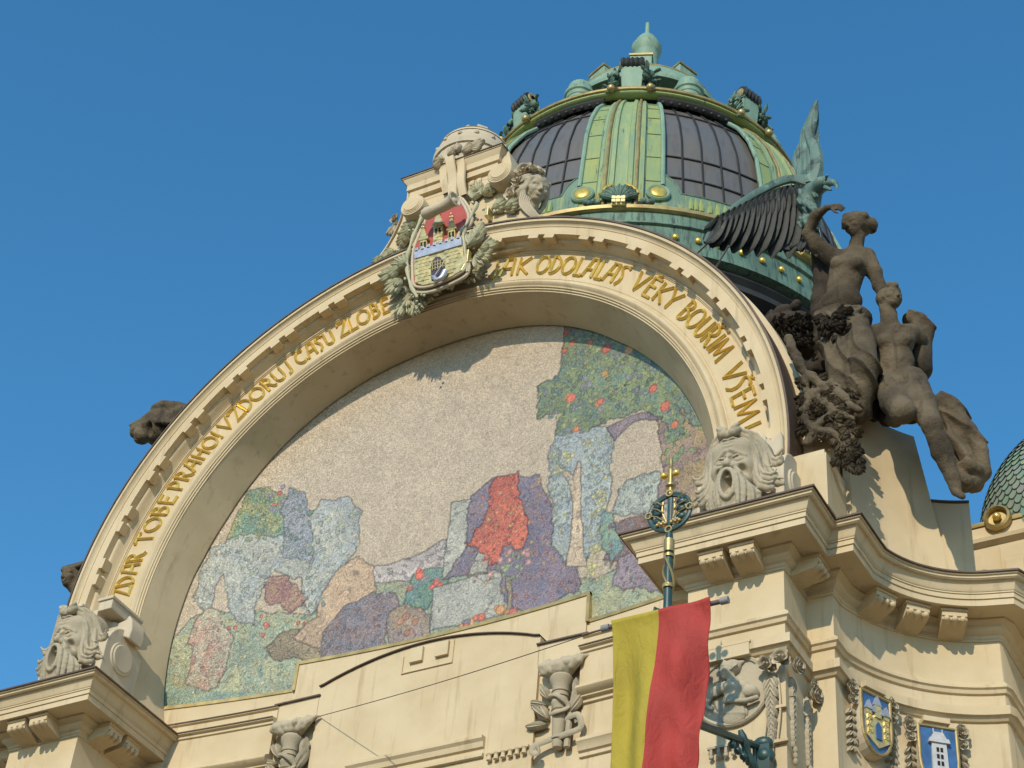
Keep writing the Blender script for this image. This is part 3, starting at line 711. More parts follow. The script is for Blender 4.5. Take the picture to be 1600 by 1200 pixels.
for a in (152, 136, 120):
    place_mod(9.1+2.25*math.cos(a*D2R), -.3+2.25*math.sin(a*D2R), a-90)
place_mod(10.2, 3.4, 0); place_mod(11.2, 3.4, 0)
# pier upper blocks, parapet walls and the statue pedestal
parp = [(9.1+2.1*math.cos(a*D2R), -.3+2.1*math.sin(a*D2R)) for a in np.linspace(160, 117, 14)]
M = MB()
G = []
# leaning curved parapet face
n = len(parp); V = []
for i, (x, y) in enumerate(parp):
    t = i/(n-1); zt = 1.10-.22*t
    xt, yt = (9.1+2.13*math.cos((160-(160-128)*t)*D2R), -.3+2.13*math.sin((160-(160-128)*t)*D2R))
    V.append([(x, y, -1.95), (x+(xt-x)*.02, y+(yt-y)*.02, -1.78), (x-.02, y+.02, -1.77), (xt, yt, zt), (xt-.45, yt+.45, zt+.02), (x-.45, y+.45, -1.95)])
b0 = M.n; grid(M, V); k = 6; M.f.append([b0+j for j in range(k)]); M.f.append([b0+(n-1)*k+j for j in range(k)][::-1])
box(M, 7.0, 7.10, .42, 1.6, -1.95, .6)
box(M, 6.50, 7.0, -.30, 1.2, -1.95, -.35); box(M, 6.46, 7.04, -.34, 1.2, -1.35, -.45)
box(M, 6.50, 6.95, .1, 1.2, -.35, .45)
M.build("statue_pedestal", CREAM, FA, smooth=True, ang=25)
pp2 = [(9.1+2.24*math.cos(a*D2R), -.3+2.24*math.sin(a*D2R)) for a in np.linspace(136, 108.5, 14)]
M = MB(); sweep(M, pp2, [(-.6, -1.95), (.12, -1.95), (.12, -1.74), (.0, -1.72), (.0, -.22), (-.6, -.22)]); 
M.build("pedestal_wing", CREAM, FA, ang=25)
M = MB(); sweep(M, pp2, [(-.6, -.215), (.03, -.215), (.03, -.185), (-.6, -.185)]); M.build("wing_flashing", FLASH, FA, smooth=False)
# body of the building behind the arch (roof masses)
M = MB(); box(M, -6.4, 6.4, 1.9, 16, -19.1, -1.0); box(M, -16, 16, 4.2, 16, -19.1, -2.2)
box(M, -5.2, 5.2, 2.2, 14, -1.2, 4.6)
M.build("roof_mass", CREAM2, FA, smooth=False)
M = MB(); arcsweep(M, [(6.45, .32), (6.45, 2.6), (5.9, 2.6), (5.9, .32)], 0, 180, 60); M.build("gable_back", CREAM2, FA, ang=25)
for s in (1, -1):
    M = MB(); box(M, min(s*5.24, s*6.5), max(s*5.24, s*6.5), .05, 2.6, -2.0, .3); M.build("arch_foot", CREAM, FA, smooth=False)

# --- gilded inscription: each letter from ridged strokes
def arcpts(cx, cy, rx, ry, a0, a1, n=12): return [(cx+rx*math.cos(a*D2R), cy+ry*math.sin(a*D2R)) for a in np.linspace(a0, a1, n)]
GL = {
 'Z': (.56, [[(.02, .86), (.04, 1), (.56, 1), (.03, 0), (.56, 0), (.56, .12)]]),
 'D': (.62, [[(.08, 1), (.08, 0)], [(.0, 1), (.08, 1)]+arcpts(.08, .5, .50, .5, 90, -90, 14)]),
 'A': (.70, [[(.0, 0), (.30, 1), (.62, 1)], [(.62, 1), (.62, 0)], [(.14, .42), (.62, .42)], [(.22, 1), (.32, 1)]]),
 'R': (.58, [[(.08, 0), (.08, 1)], [(.0, 1), (.08, 1)]+arcpts(.10, .74, .36, .26, 90, -90, 10), [(.18, .48), (.34, .34), (.46, .06), (.60, -.02)]]),
 'T': (.56, [[(.28, 1), (.28, 0)], [(0, .88), (.02, 1), (.56, 1), (.58, .9)]]),
 'O': (.76, [arcpts(.38, .5, .37, .48, 0, 360, 24)]),
 'B': (.55, [[(.08, 0), (.08, 1)], [(0, 1), (.08, 1)]+arcpts(.12, .78, .30, .22, 90, -90, 9)+[(.1, .56)], [(.1, .56)]+arcpts(.14, .28, .36, .28, 90, -90, 10)+[(.08, 0)]]),
 'E': (.50, [[(.50, 1), (.08, 1), (.08, 0), (.50, 0)], [(.08, .56), (.42, .56)]]),
 'P': (.54, [[(.08, 0), (.08, 1)], [(0, 1), (.08, 1)]+arcpts(.12, .70, .36, .30, 90, -90, 11)+[(.08, .40)]]),
 'H': (.64, [[(.08, 0), (.08, 1)], [(.56, 0), (.56, 1)], [(.08, .56), (.56, .56)]]),
 '!': (.20, [[(.10, 1), (.08, .30)], [(.08, .12), (.08, .0)]]),
 'V': (.62, [[(.0, 1), (.22, 0), (.62, 1)]]),
 'U': (.62, [[(.06, 1), (.06, .32)]+arcpts(.31, .30, .25, .30, 180, 360, 12)+[(.56, 1)]]),
 'J': (.36, [[(.30, 1), (.28, .22)]+arcpts(.10, .2, .18, .22, 0, -110, 7)]),
 'S': (.46, [[(.50, .90), (.42, 1), (.26, 1)]+arcpts(.22, .84, .18, .16, 90, 190, 6)+[(.14, .66), (.22, .55), (.28, .38), (.26, .16), (.08, -.06)]]),
 'L': (.48, [[(.10, 1), (.08, 0), (.46, 0), (.48, .1)]]),
 'K': (.60, [[(.08, 0), (.08, 1)], [(.60, 1), (.12, .50), (.58, 0)]]),
 'Y': (.60, [[(.0, 1), (.28, .46), (.62, 1)], [(.28, .46), (.24, 0)]]),
 'I': (.18, [[(.08, 0), (.10, 1)]]),
 'M': (.86, [[(.0, 0), (.12, 1), (.40, .12), (.72, 1), (.84, 0)]]),
 'C': (.62, [arcpts(.38, .5, .36, .48, 50, 310, 18)]),
}
ACC = {'Č': ('C', 'v'), 'Ě': ('E', 'v'), 'Ř': ('R', 'v'), 'Š': ('S', 'v'), 'Í': ('I', '/')}
R0, HT = 5.625, .365
def letter_mesh(ch, a_start, adv_deg_per_unit, squeeze):
    M = MB(); base = ch; acc = None
    if ch in ACC: base, acc = ACC[ch]
    wd, st = GL[base]; st = list(st)
    if acc == 'v': st = st+[[(wd*.25, 1.18), (wd*.5, 1.07), (wd*.8, 1.20)]]
    if acc == '/': st = st+[[(wd*.3, 1.10), (wd*1.1, 1.22)]]
    for si, s in enumerate(st):
        thin = acc is not None and si == len(st)-1
        P = np.array(s, float)
        if len(P) < 5:
            P = np.concatenate([[P[i]+(P[i+1]-P[i])*t for t in np.linspace(0, 1, 4, endpoint=False)] for i in range(len(P)-1)]+[[P[-1]]])
        Q = []
        for u, v in P:
            a = (a_start-u*squeeze*adv_deg_per_unit-(v-.5)*-1.0*.35)*D2R; r = R0+HT*v; Q.append((r*math.cos(a), r*math.sin(a)))
        Q = np.array(Q); hw = .024 if not thin else .016; dep = .05
        T = np.gradient(Q, axis=0); closed = np.hypot(*(Q[0]-Q[-1])) < .005
        # corner-aware normals
        dd = Q[1:]-Q[:-1]; dd /= np.linalg.norm(dd, axis=1)[:, None]+1e-9
        nn = np.stack([-dd[:, 1], dd[:, 0]], 1); G = []
        for i in range(len(Q)):
            if closed: a_, b_ = nn[i-1 if i > 0 else -1], nn[i if i < len(nn) else 0]
            else: a_, b_ = nn[max(i-1, 0)], nn[min(i, len(nn)-1)]
            nv = (a_+b_); nv /= max(.75, 1+a_@b_)
            c = Q[i]; row = []
            for off, yy in ((-1, .0), (-1, -dep*.55), (-.15, -dep), (.15, -dep), (1, -dep*.55), (1, .0)):
                q = c+nv*hw*off; row.append((q[0], yy-.001*si, q[1]))
            G.append(row)
        b0 = M.n; grid(M, G)
        if not closed: M.f.append([b0+j for j in range(6)]); M.f.append([b0+(len(G)-1)*6+j for j in range(6)][::-1])
    return M
WORDS = [("ZDAR", 173.6, 164.3), ("TOBE", 162.9, 152.4), ("PRAHO!", 151.7, 138.6), ("VZDORUJ", 138.0, 121.2), ("ČASU", 120.4, 111.9), ("ZLOBĚ", 111.3, 100.3),
         ("JAK", 80.4, 71.9), ("ODOLALAS", 70.9, 51.2), ("VĚKY", 49.2, 37.9), ("BOUŘÍM", 36.4, 21.8), ("VŠEM", 19.2, 7.6), ("!", 6.9, 5.9)]
for wd_, a0, a1 in WORDS:
    ws = [GL[ACC[c][0] if c in ACC else c][0] for c in wd_]; gap = .13
    tot = sum(ws)+gap*(len(ws)-1); k = (a0-a1-.55)/tot; a = a0-.1
    for c, ww in zip(wd_, ws):
        letter_mesh(c, a, 1.0, k).build("letter", GOLD, FA, ang=25)
        a -= (ww+gap)*k

# ================================================================== PEDIMENT / CARTOUCHE ON THE CROWN
PE = thing("gable_cartouche", "scrolled cream stone crest with two round discs on top of the arch", "pediment", (0, 0, 6.5))
yb = -.12
M = MB(); body = [(588, 412), (604, 392), (618, 368), (628, 345), (634, 322), (636, 300), (640, 282), (795, 236), (800, 262), (806, 290), (816, 312), (832, 332), (848, 346), (850, 380), (760, 400), (640, 440)]
extr(M, body, yb, .75); M.build("scrolled_body", CREAM, PE, ang=30, bevel=.01)
M = MB()
for pts in ([(586, 413), (602, 392), (616, 368), (626, 345), (632, 318)], [(806, 285), (816, 308), (833, 330), (852, 346)]):
    P = np.array([W(a, b, yb) for a, b in pts]); P = spline(P, 16)
    G = [[q+np.array([0, -.035, -.02]), q+np.array([0, -.035, .035]), q+np.array([0, .75, .035]), q+np.array([0, .75, -.02])] for q in P]
    grid(M, G, cv=True)
M.build("scroll_edge", CREAM, PE, ang=40)
zt = 8.62; L, Rr_ = -.84, .94
pth = [(L, .9), (L, yb-.02), (Rr_, yb-.02), (Rr_, .9)]
pc = [(-.1, zt), (.17, zt-.01), (.17, zt-.04), (.15, zt-.05), (.13, zt-.10), (.09, zt-.15), (.085, zt-.17), (.085, zt-.30), (.07, zt-.31), (.04, zt-.315), (.04, zt-.46), (.06, zt-.465), (.06, zt-.49), (0, zt-.50), (-.1, zt-.5)]
M = MB(); sweep(M, pth, pc, caps=False); box(M, L+.01, Rr_-.01, yb-.004, .9, zt-.6, zt-.02); M.build("crest_cornice", CREAM, PE, ang=25)
M = MB(); sweep(M, pth, [(-.1, zt+.02), (.185, zt+.005), (.19, zt-.02), (.178, zt-.02), (.175, zt-.005), (-.1, zt+.005)], caps=False); M.build("crest_flashing", FLASH, PE, smooth=False)
for cx, cy in ((643, 319), (779, 268)):
    c = W(cx, cy, -.42); M = MB()
    revolve(M, [(0, -.02), (.155, -.02), (.165, -.005), (.18, -.005), (.185, .008), (.205, .008), (.21, .02), (.235, .022), (.245, .04), (.245, .33), (0, .33)], c, n=40, axis='y'); M.build("disc", CREAM, PE, ang=30)
# helmet shaped dome with leaf scrolls
c = W(739, 257, .45); M = MB(); R1 = .72
pr = [(R1*math.sin(a*D2R), R1*.92*math.cos(a*D2R)) for a in np.linspace(90, 0, 14)]
revolve(M, [(R1, -.75)]+pr, c, n=32)
revolve(M, [(.36, .57), (.375, .66), (.26, .68), (.26, .57)], c, n=32)
revolve(M, [(R1-.02, -.16), (R1+.035, -.15), (R1+.04, -.02), (R1-.02, .02)], c, n=48); revolve(M, [(.64, .28), (.675, .27), (.655, .33), (.60, .36)], c, n=48)
for a in range(200, 360, 26): revolve(M, [(.0, -.02), (.04, -.02), (.05, .02), (0, .04)], c+np.array([.70*math.cos(a*D2R), .70*math.sin(a*D2R), .12]), n=10)
for a in (200, 260, 320, 20): obox(M, c+np.array([.30*math.cos(a*D2R), .30*math.sin(a*D2R), .69]), (-math.sin(a*D2R), math.cos(a*D2R), 0), (math.cos(a*D2R), math.sin(a*D2R), 0), (0, 0, 1), .10, .05, .05)
for a0, a1, z0, r in ((205, 262, .34, .65), (270, 335, .36, .64)):
    G = []
    for a in np.linspace(a0, a1, 12):
        ca_, sa_ = math.cos(a*D2R), math.sin(a*D2R); G.append([c+np.array([ca_*rr, sa_*rr, zz]) for rr, zz in ((r-.19, z0+.13), (r-.13, z0+.145), (r+.01, z0), (r-.06, z0-.01))])
    grid(M, G, cv=True)
M.build("helmet_dome", CREAM2, PE, ang=35)
M = MB()
for (x, y, an, l) in ((695, 252, 160, .16), (724, 240, 25, .22), (702, 246, 60, .16), (736, 235, 12, .26), (716, 238, 100, .16), (690, 256, 200, .13)):
    leaf_fan(M, W(x, y, -.30), an, l*1.25, 6, 100, y_up=.06, curl=.1)
for x, y in ((690, 257), (697, 252), (721, 243), (728, 238), (714, 247)): ball(M, W(x, y, -.25), .05)
M.build("leaf_scroll", CREAM2, PE, ang=50)
# hanging ribbon
M = MB()
for (xa, ya), (xb, yb_), dy in (((689, 252), (697, 300), 0), ((703, 246), (708, 308), -.05), ((718, 243), (722, 304), 0)):
    G = []
    for i, t in enumerate(np.linspace(0, 1, 14)):
        q = W(xa+(xb-xa)*t, ya+(yb_-ya)*t, -.32+dy); wv = .03*math.sin(t*7+dy*40); hw = .085 if dy == 0 else .095
        G.append([q+np.array([-hw, wv+.03, 0]), q+np.array([-hw*.9, wv, 0]), q+np.array([hw*.9, wv-.01, 0]), q+np.array([hw, wv+.03, 0]), q+np.array([0, wv+.06, 0])])
    grid(M, G, cv=True)
M.build("ribbon", CREAM, PE, ang=50)
M = MB()
for x, y in ((673, 297), (739, 286), (750, 282)):
    q = W(x, y, yb); box(M, q[0]-.045, q[0]+.045, yb-.05, yb, q[2]-.09, q[2]+.02)
M.build("gutta_block", CREAM, PE, smooth=False, bevel=.008)
# flower wreaths and the woman's head in the flank of the crest
hc = W(838, 298, -.02); Rm = ROT((.78, -.55, -.32))
pr = xform(head(), hc, Rm, .56)
hair = []
for sgn in (-1, 1):
    for j in range(5):
        pts = [(sgn*.05*j, .25-.1*j, .46-.03*j), (sgn*(.28+.02*j), .18-.1*j, .26), (sgn*(.38+.02*j), .02-.08*j, -.1), (sgn*(.36), -.06*j, -.45), (sgn*.28, -.05*j+.05, -.72)]
        hair += chain([np.array(q) for q in pts], [.06, .085, .085, .07, .04], .03)
pr += xform(hair, hc, Rm, .56)+[ell(W(822, 284, -.10), (.20, .18, .20), .05), ell(W(812, 300, -.08), (.16, .15, .18), .05), ell(W(838, 272, .0), (.17, .16, .12), .05), cap(hc+Rm@np.array([0, 0, -.2])*.5, hc+Rm@np.array([0, -.2, -.8])*.5, .11, .14, .04)]
WH = thing("stone_woman_head", "carved woman's head with flowing hair and roses on the right flank of the crest", "sculpture", tuple(hc))
sculpt("carved_head", pr, .013, RELIEF, WH, amp=.004, freq=30)
M = MB()
for x, y, r, nn in ((819, 267, .165, (.1, -1, .1)), (810, 281, .15, (0, -1, -.1)), (798, 303, .125, (-.2, -1, -.1)), (833, 264, .11, (.4, -.7, .4)), (846, 268, .07, (.6, -.6, .3)), (806, 291, .08, (0, -1, 0))):
    M = MB(); rose(M, W(x, y, -.22), r, nn); M.build("rose", CREAM2, WH, ang=50)
M = MB()
for i in range(6):
    P = spline([W(815+3*i, 300+2*i, -.25), W(812+3*i, 318, -.22), W(822+3*i, 332, -.18), W(836+2*i, 343, -.12)], 10); tube(M, P, [.02]*10, 6)
M.build("carved_ribbon", CREAM2, WH)
RL = thing("rose_cluster", "dark carved rose cluster under the left disc of the crest", "sculpture", tuple(W(620, 355, -.1)))
M = MB()
for x, y, r, nn in ((617, 342, .10, (-.3, -1, 0)), (619, 352, .09, (-.6, -.8, 0)), (622, 361, .08, (-.4, -1, -.2)), (616, 357, .07, (-.9, -.4, 0))): rose(M, W(x, y, -.02), r, nn)
for a in (230, 260, 290): leaf_fan(M, W(620, 356, -.02), a, .24, 5, 60)
M.build("carved_roses", RELIEF, RL, ang=50)

# ================================================================== COAT OF ARMS
CA = thing("coat_of_arms", "red enamel city arms with gilded castle, gate and silver sword arm above the arch crown", "coat of arms", tuple(W(688, 385, -.6)))
ys = -.47
shield = [(670, 328), (690, 320), (712, 311), (724, 322), (731, 338), (729, 350), (720, 360), (714, 375), (716, 392), (724, 402), (727, 412), (722, 424), (700, 436), (678, 445), (660, 448), (648, 444), (646, 425), (646, 400), (649, 385), (656, 368), (664, 350)]
SP = np.array([W(a, b, ys)[[0, 2]] for a, b in shield]); 
sp3 = spline(np.array([[a, 0, b] for a, b in list(SP)+[SP[0]]]), 80)[:, [0, 2]]; cen = sp3.mean(0)
M = MB(); extr(M, [tuple(q) for q in (sp3[:-1]-cen)*.985+cen], ys, .12, px=False); M.build("red_field", RED, CA, smooth=False)
M = MB(); P = np.array([(a, ys-.005, b) for a, b in (sp3-cen)*1.02+cen]); tube(M, P, .026, 8); P2 = np.array([(a, ys+.06, b) for a, b in (sp3-cen)*1.09+cen]); tube(M, P2, .03, 8)
extr(M, [tuple(q) for q in (sp3[:-1]-cen)*1.09+cen], ys+.05, .05, px=False)
M.build("stone_frame", CREAM2, CA)
def ex(name, pts, y, t, mat, parent=CA, bev=.006):
    M = MB(); extr(M, pts, y, t); return M.build(name, mat, parent, smooth=False, bevel=bev)
wallp = [(647, 403), (722, 381), (724, 400), (726, 412), (721, 422), (702, 433), (680, 441), (660, 445), (649, 441), (647, 425)]
wl_ = ex("castle_wall", wallp, ys-.05, .06, GOLDP)
def courses(M, x0, x1, ytop, rows, dx, y, slope=-.27, hgt=5.4, wd=7.5):
    for r in range(rows):
        yy = ytop+r*hgt; n = int((x1-x0)/wd)
        for i in range(n):
            xx = x0+(i+.5*(r % 2))*wd
            if xx+wd > x1: continue
            a = (xx+.4, yy+slope*(xx-x0)+.35); b = (xx+wd-.4, yy+slope*(xx+wd-x0)+.35)
            yield [a, b, (b[0], b[1]+hgt-.8), (a[0], a[1]+hgt-.8)]
M = MB()
for q in courses(M, 648, 722, 404, 7, 0, ys):
    cx = sum(a for a, b in q)/4; cy = sum(b for a, b in q)/4
    if 671 < cx < 697 and cy > 395: continue
    if cy > 441-(cx-650)*.20: continue
    if cx > 711 and cy > 402: continue
    extr(M, q, ys-.063, .02)
M.build("wall_stones", GOLDP, CA, smooth=False)
bat = [(647, 392), (720, 370), (721, 382), (647, 404)]
M = MB(); extr(M, bat, ys-.085, .06)
for i in range(8):
    x = 648+i*9.3; y = 392-.3*(x-647); extr(M, [(x, y-4), (x+5, y-5.5), (x+5, y+1), (x, y+2)], ys-.085, .06)
M.build("silver_battlement", SILVER, CA, smooth=False, bevel=.004)
for x, yt, wd, ht in ((661, 364, 10.5, 28), (684, 342, 14.5, 42), (705, 348, 11, 31)):
    yb2 = yt+ht; s = -.28
    M = MB()
    def sl(px_, py_): return (px_, py_+s*(px_-x))
    extr(M, [sl(x-wd/2, yt+8), sl(x+wd/2, yt+8), sl(x+wd/2, yb2), sl(x-wd/2, yb2)], ys-.07, .08)
    extr(M, [sl(x-wd/2-2, yt+6), sl(x+wd/2+2, yt+6), sl(x+wd/2+2, yt+10), sl(x-wd/2-2, yt+10)], ys-.09, .1)
    extr(M, [sl(x-wd/2, yt+6), sl(x-wd*.18, yt-7), sl(x+wd*.18, yt-7), sl(x+wd/2, yt+6)], ys-.07, .08)
    tw = M.build("castle_tower", GOLDP, CA, smooth=False, bevel=.005)
    M = MB()
    for q in courses(M, x-wd/2+.5, x+wd/2, yt+12, int((ht-10)/5), 0, ys, s, 4.6, wd/2.6): extr(M, q, ys-.08, .02)
    for e in (-wd*.16, wd*.16): q = W(x+e, yt-9+s*e, ys-.04); ball(M, q, .02)
    tube(M, [W(x, yt-6, ys-.04), W(x, yt-13, ys-.04)], .008, 6); ball(M, W(x, yt-14, ys-.04), .022)
    M.build("tower_trim", GOLDP, tw, smooth=False)
    M = MB()
    for e in (-1, 1): extr(M, [sl(x+e*2.6-1.5, yt+14), sl(x+e*2.6+1.5, yt+14), sl(x+e*2.6+1.5, yt+22), sl(x+e*2.6-1.5, yt+22)], ys-.083, .02)
    M.build("tower_window", DARK, tw, smooth=False)
gate = [(674, 438), (673, 418), (675, 408), (681, 401), (687, 401), (693, 408), (695, 420), (694, 432)]
ex("gate_opening", gate, ys-.068, .02, flat("dark_violet_enamel", (.06, .035, .05), .6), bev=0)
M = MB()
for i in range(5): tube(M, [W(676+i*4, 423-1.2*i, ys-.08), W(676+i*4, 405+abs(i-2)*2.2, ys-.08)], .009, 6)
for j in range(3): tube(M, [W(674, 421-5*j, ys-.085), W(694.5, 415-5*j, ys-.085)], .009, 6)
M.build("portcullis", GOLDP, CA)
M = MB(); tube(M, [W(676, 436, ys-.12), W(694, 408, ys-.12)], [.012, .006], 6); tube(M, [W(674, 431, ys-.12), W(682, 434, ys-.12)], .01, 6)
P = spline([W(678, 432, ys-.11), W(682, 437, ys-.13), W(690, 434, ys-.12), W(696, 424, ys-.1)], 10); tube(M, P, list(np.linspace(.03, .06, 10)), 10)
M.build("armoured_arm", SILVER, CA)
M = MB(); P = spline([W(664, 335, -.75), W(680, 328, -.82), W(695, 321, -.86), W(709, 312, -.90)], 14)
tube(M, P, [.10, .115, .11, .105, .10, .098, .096, .098, .10, .10, .105, .11, .115, .12], 18)
q = P[-1]; dr = (P[-1]-P[-3])/np.linalg.norm(P[-1]-P[-3]); u, v, n_ = basis(dr)
G = []
for rr, hh in ((.09, -.05), (.14, .0), (.155, .035), (.13, .04), (.10, .0), (.075, -.02), (.03, -.02)):
    G.append([q+dr*hh+(u*math.cos(a)+v*math.sin(a))*rr for a in np.linspace(0, 2*math.pi, 25)[:-1]])
grid(M, G, cv=True); ball(M, q+dr*.0+v*-.05, .07)
M.build("stone_scroll_roll", CREAM2, CA)
M = MB(); q = W(761, 331, -.28); box(M, q[0]-.035, q[0]+.035, q[1]-.03, q[1]+.15, q[2]-.11, q[2]+.11); M.build("gilt_bar", GOLDP, CA, smooth=False, bevel=.01)
M = MB(); q = W(731, 400, -.46); box(M, q[0]-.022, q[0]+.022, q[1]-.03, q[1]+.08, q[2]-.16, q[2]+.14); M.build("gilt_bar", GOLDP, CA, smooth=False, bevel=.01)
# leafy garlands either side of the arms: two things
GR = "leaf garlands around the coat of arms"
for lab, fans, stem in (
  ("grey green stone leaf garland hanging on the right of the red arms", [(741, 313, 75, .36), (755, 305, 20, .34), (748, 300, 110, .3), (742, 330, 200, .2), (770, 330, 20, .36), (790, 328, 5, .36), (735, 385, 60, .42), (745, 372, 75, .34), (752, 392, 0, .40), (745, 400, -35, .42), (735, 410, -60, .40), (728, 420, -75, .42), (722, 425, -130, .40), (735, 425, -45, .42), (712, 438, -150, .30)], [(746, 318), (735, 340), (727, 355), (724, 372), (727, 400), (730, 425)]),
  ("grey green stone leaf garland hanging on the left of the red arms", [(660, 335, 200, .34), (652, 350, 190, .36), (645, 362, 185, .34), (640, 372, 200, .3), (620, 395, 190, .36), (602, 404, 200, .3), (636, 415, 150, .42), (622, 425, 190, .42), (628, 438, 215, .42), (636, 450, 235, .44), (645, 462, 215, .44), (655, 465, -60, .40), (665, 458, -25, .42), (640, 470, -110, .44), (652, 478, -95, .3)], [(664, 330), (650, 360), (640, 388), (636, 410), (640, 440), (652, 465)])):
    T_ = thing("leaf_garland", lab, "garland", tuple(W(*stem[3], -.5)), GR)
    M = MB()
    for x, y, an, l in fans:
        q = W(x, y, -.2); r_ = math.hypot(q[0], q[2]); yy = -.17 if (r_ > 6.62 or r_ < 6.02) else -.42
        leaf_fan(M, W(x, y, yy), an, l*.92, 6, 112, wd=l*.12, y_up=.05, curl=.08, jitter=.06)
        leaf_fan(M, W(x, y, yy-.05), an+9, l*.48, 4, 84, wd=l*.08, y_up=.05, curl=.12, jitter=.06)
    M.build("leaves", LEAFST, T_, ang=50)
    M = MB(); P = spline([W(a, b, -.44) for a, b in stem], 24); tube(M, P, [.035+.012*math.sin(i*1.3) for i in range(24)], 8)
    for x, y, an, l in fans[::2]: 
        for j in range(3): ball(M, W(x+rng.normal(0, 3), y+rng.normal(0, 3), -.40), .026)
    M.build("stem", LEAFST, T_)

# ================================================================== DOME
AX = (0.0, 7.27)
DO = thing("copper_dome", "round glazed dome with green copper ribs, gold bands and a lantern behind the arch", "dome", (0, 7.27, 4.5))
RZ = np.array([[9.2, 4.92], [9.4, 4.90], [10, 4.83], [11, 4.70], [12, 4.56], [12.8, 4.29], [13.5, 3.93], [14.1, 3.50], [14.5, 3.1]])
def R(z): return float(np.interp(z, RZ[:, 0], np.convolve(np.pad(RZ[:, 1], 1, mode='edge'), [0, 1, 0], 'valid')))
def fin(M, name, mat, rot=0, parent=DO, **k):
    o = M.build(name, mat, None, **k); o.location = (.08, 7.27, 0); o.rotation_euler = (0, 0, rot*D2R); attach(o, parent); return o
def dupd(o, rot):
    c = o.copy(); sc.collection.objects.link(c); c.rotation_euler = (0, 0, rot*D2R); return c
def pol(r, a, z): return (r*math.cos(a*D2R), r*math.sin(a*D2R), z)
ZR = np.linspace(9.42, 14.35, 26)
proto = []
M = MB(); G = []
for z in ZR:
    r = R(z); G.append([pol(r+d, a, z) for a, d in ((-5.4, -.06), (-5.3, .07), (-4.6, .08), (-4.3, .06), (-2.9, .06), (-2.6, .10), (-1.6, .11), (-1.4, .05), (-.3, .04), (.3, .04), (1.4, .05), (1.6, .11), (2.6, .10), (2.9, .06), (4.3, .06), (4.6, .08), (5.3, .07), (5.4, -.06))])
grid(M, G); proto.append(fin(M, "rib_centre", COPC, ang=40))
for s in (-1, 1):
    M = MB(); G = [[pol(R(z)+d, s*a, z) for a, d in ((5.1, .0), (5.3, .0), (9.2, .0), (9.6, .0))] for z in ZR]
    grid(M, G); proto.append(fin(M, "rib_side_plate", COPY, ang=40))
    M = MB(); tube(M, [pol(R(z)+.02, s*9.75, z) for z in ZR[4:]], .048, 8); proto.append(fin(M, "rib_edge_roll", COPL))
    M = MB(); tube(M, [pol(R(z)+.09, s*3.6, z) for z in ZR], .032, 8); proto.append(fin(M, "gilt_bead", GOLDW))
    M = MB(); tube(M, [pol(R(z)+.01, s*5.5, z) for z in ZR], .018, 6)
    for z in (10.35, 11.15, 11.95, 12.7, 13.35, 13.85): tube(M, [pol(R(z)+.004, s*a, z) for a in (5.3, 6.6, 8.1, 9.5)], .010, 5)
    proto.append(fin(M, "plate_seam", COPD))
    M = MB(); q = np.array(pol(4.86, s*8.7, 9.92)); n_ = np.array([math.cos(s*8.7*D2R), math.sin(s*8.7*D2R), .12]); u, v, n_ = basis(n_)
    Gd = [[q+(u*math.cos(a)+v*math.sin(a))*rr+n_*hh for a in np.linspace(0, 2*math.pi, 29)[:-1]] for rr, hh in ((.24, -.05), (.24, .04), (.215, .07), (.185, .06), (.165, .03))]
    grid(M, Gd, cv=True); proto.append(fin(M, "oculus_rim", COPL))
    M = MB(); Gd = [[q+(u*math.cos(a)+v*math.sin(a))*rr+n_*hh for a in np.linspace(0, 2*math.pi, 29)[:-1]] for rr, hh in ((.165, .02), (.165, .05), (.15, .07), (.11, .082), (.05, .088), (.01, .089))]
    grid(M, Gd, cv=True); proto.append(fin(M, "gilt_oculus", GOLD))
# foot ornament of the rib
M = MB()
q = np.array(pol(5.03, 0, 9.55))
def rloc(dx, dz, dr=0): return np.array(pol(5.02+dr, dx/5.0/D2R, 9.5+dz))
for an in np.linspace(20, 160, 9):
    dd = (0, math.cos(an*D2R), math.sin(an*D2R)); sdv = (0, -math.sin(an*D2R), math.cos(an*D2R)); petal(M, rloc(0, .02), dd, sdv, (1, 0, 0), .42, .085, .3, .02)
for s in (-1, 1):
    for j in range(4): ball(M, rloc(s*(.42+.07*j), -.02+.03*(j % 2), .02), .07)
proto.append(fin(M, "shell_ornament", COPD))
M = MB(); P = [rloc(-.40, -.05, .05), rloc(-.40, .16, .05), rloc(-.27, .36, .05), rloc(-.12, .44, .05)]
tube(M, P, .035, 6); tube(M, [p_*np.array([1, -1, 1]) for p_ in P], .035, 6); proto.append(fin(M, "gilt_frame", GOLD))
M = MB()
for s in (-.09, .0, .09):
    for zz in (9.36, 9.45): box(M, 5.08, 5.17, s-.036, s+.036, zz, zz+.07)
box(M, 5.06, 5.12, -.13, .13, 9.33, 9.55); proto.append(fin(M, "gilt_block", GOLDP, smooth=False))
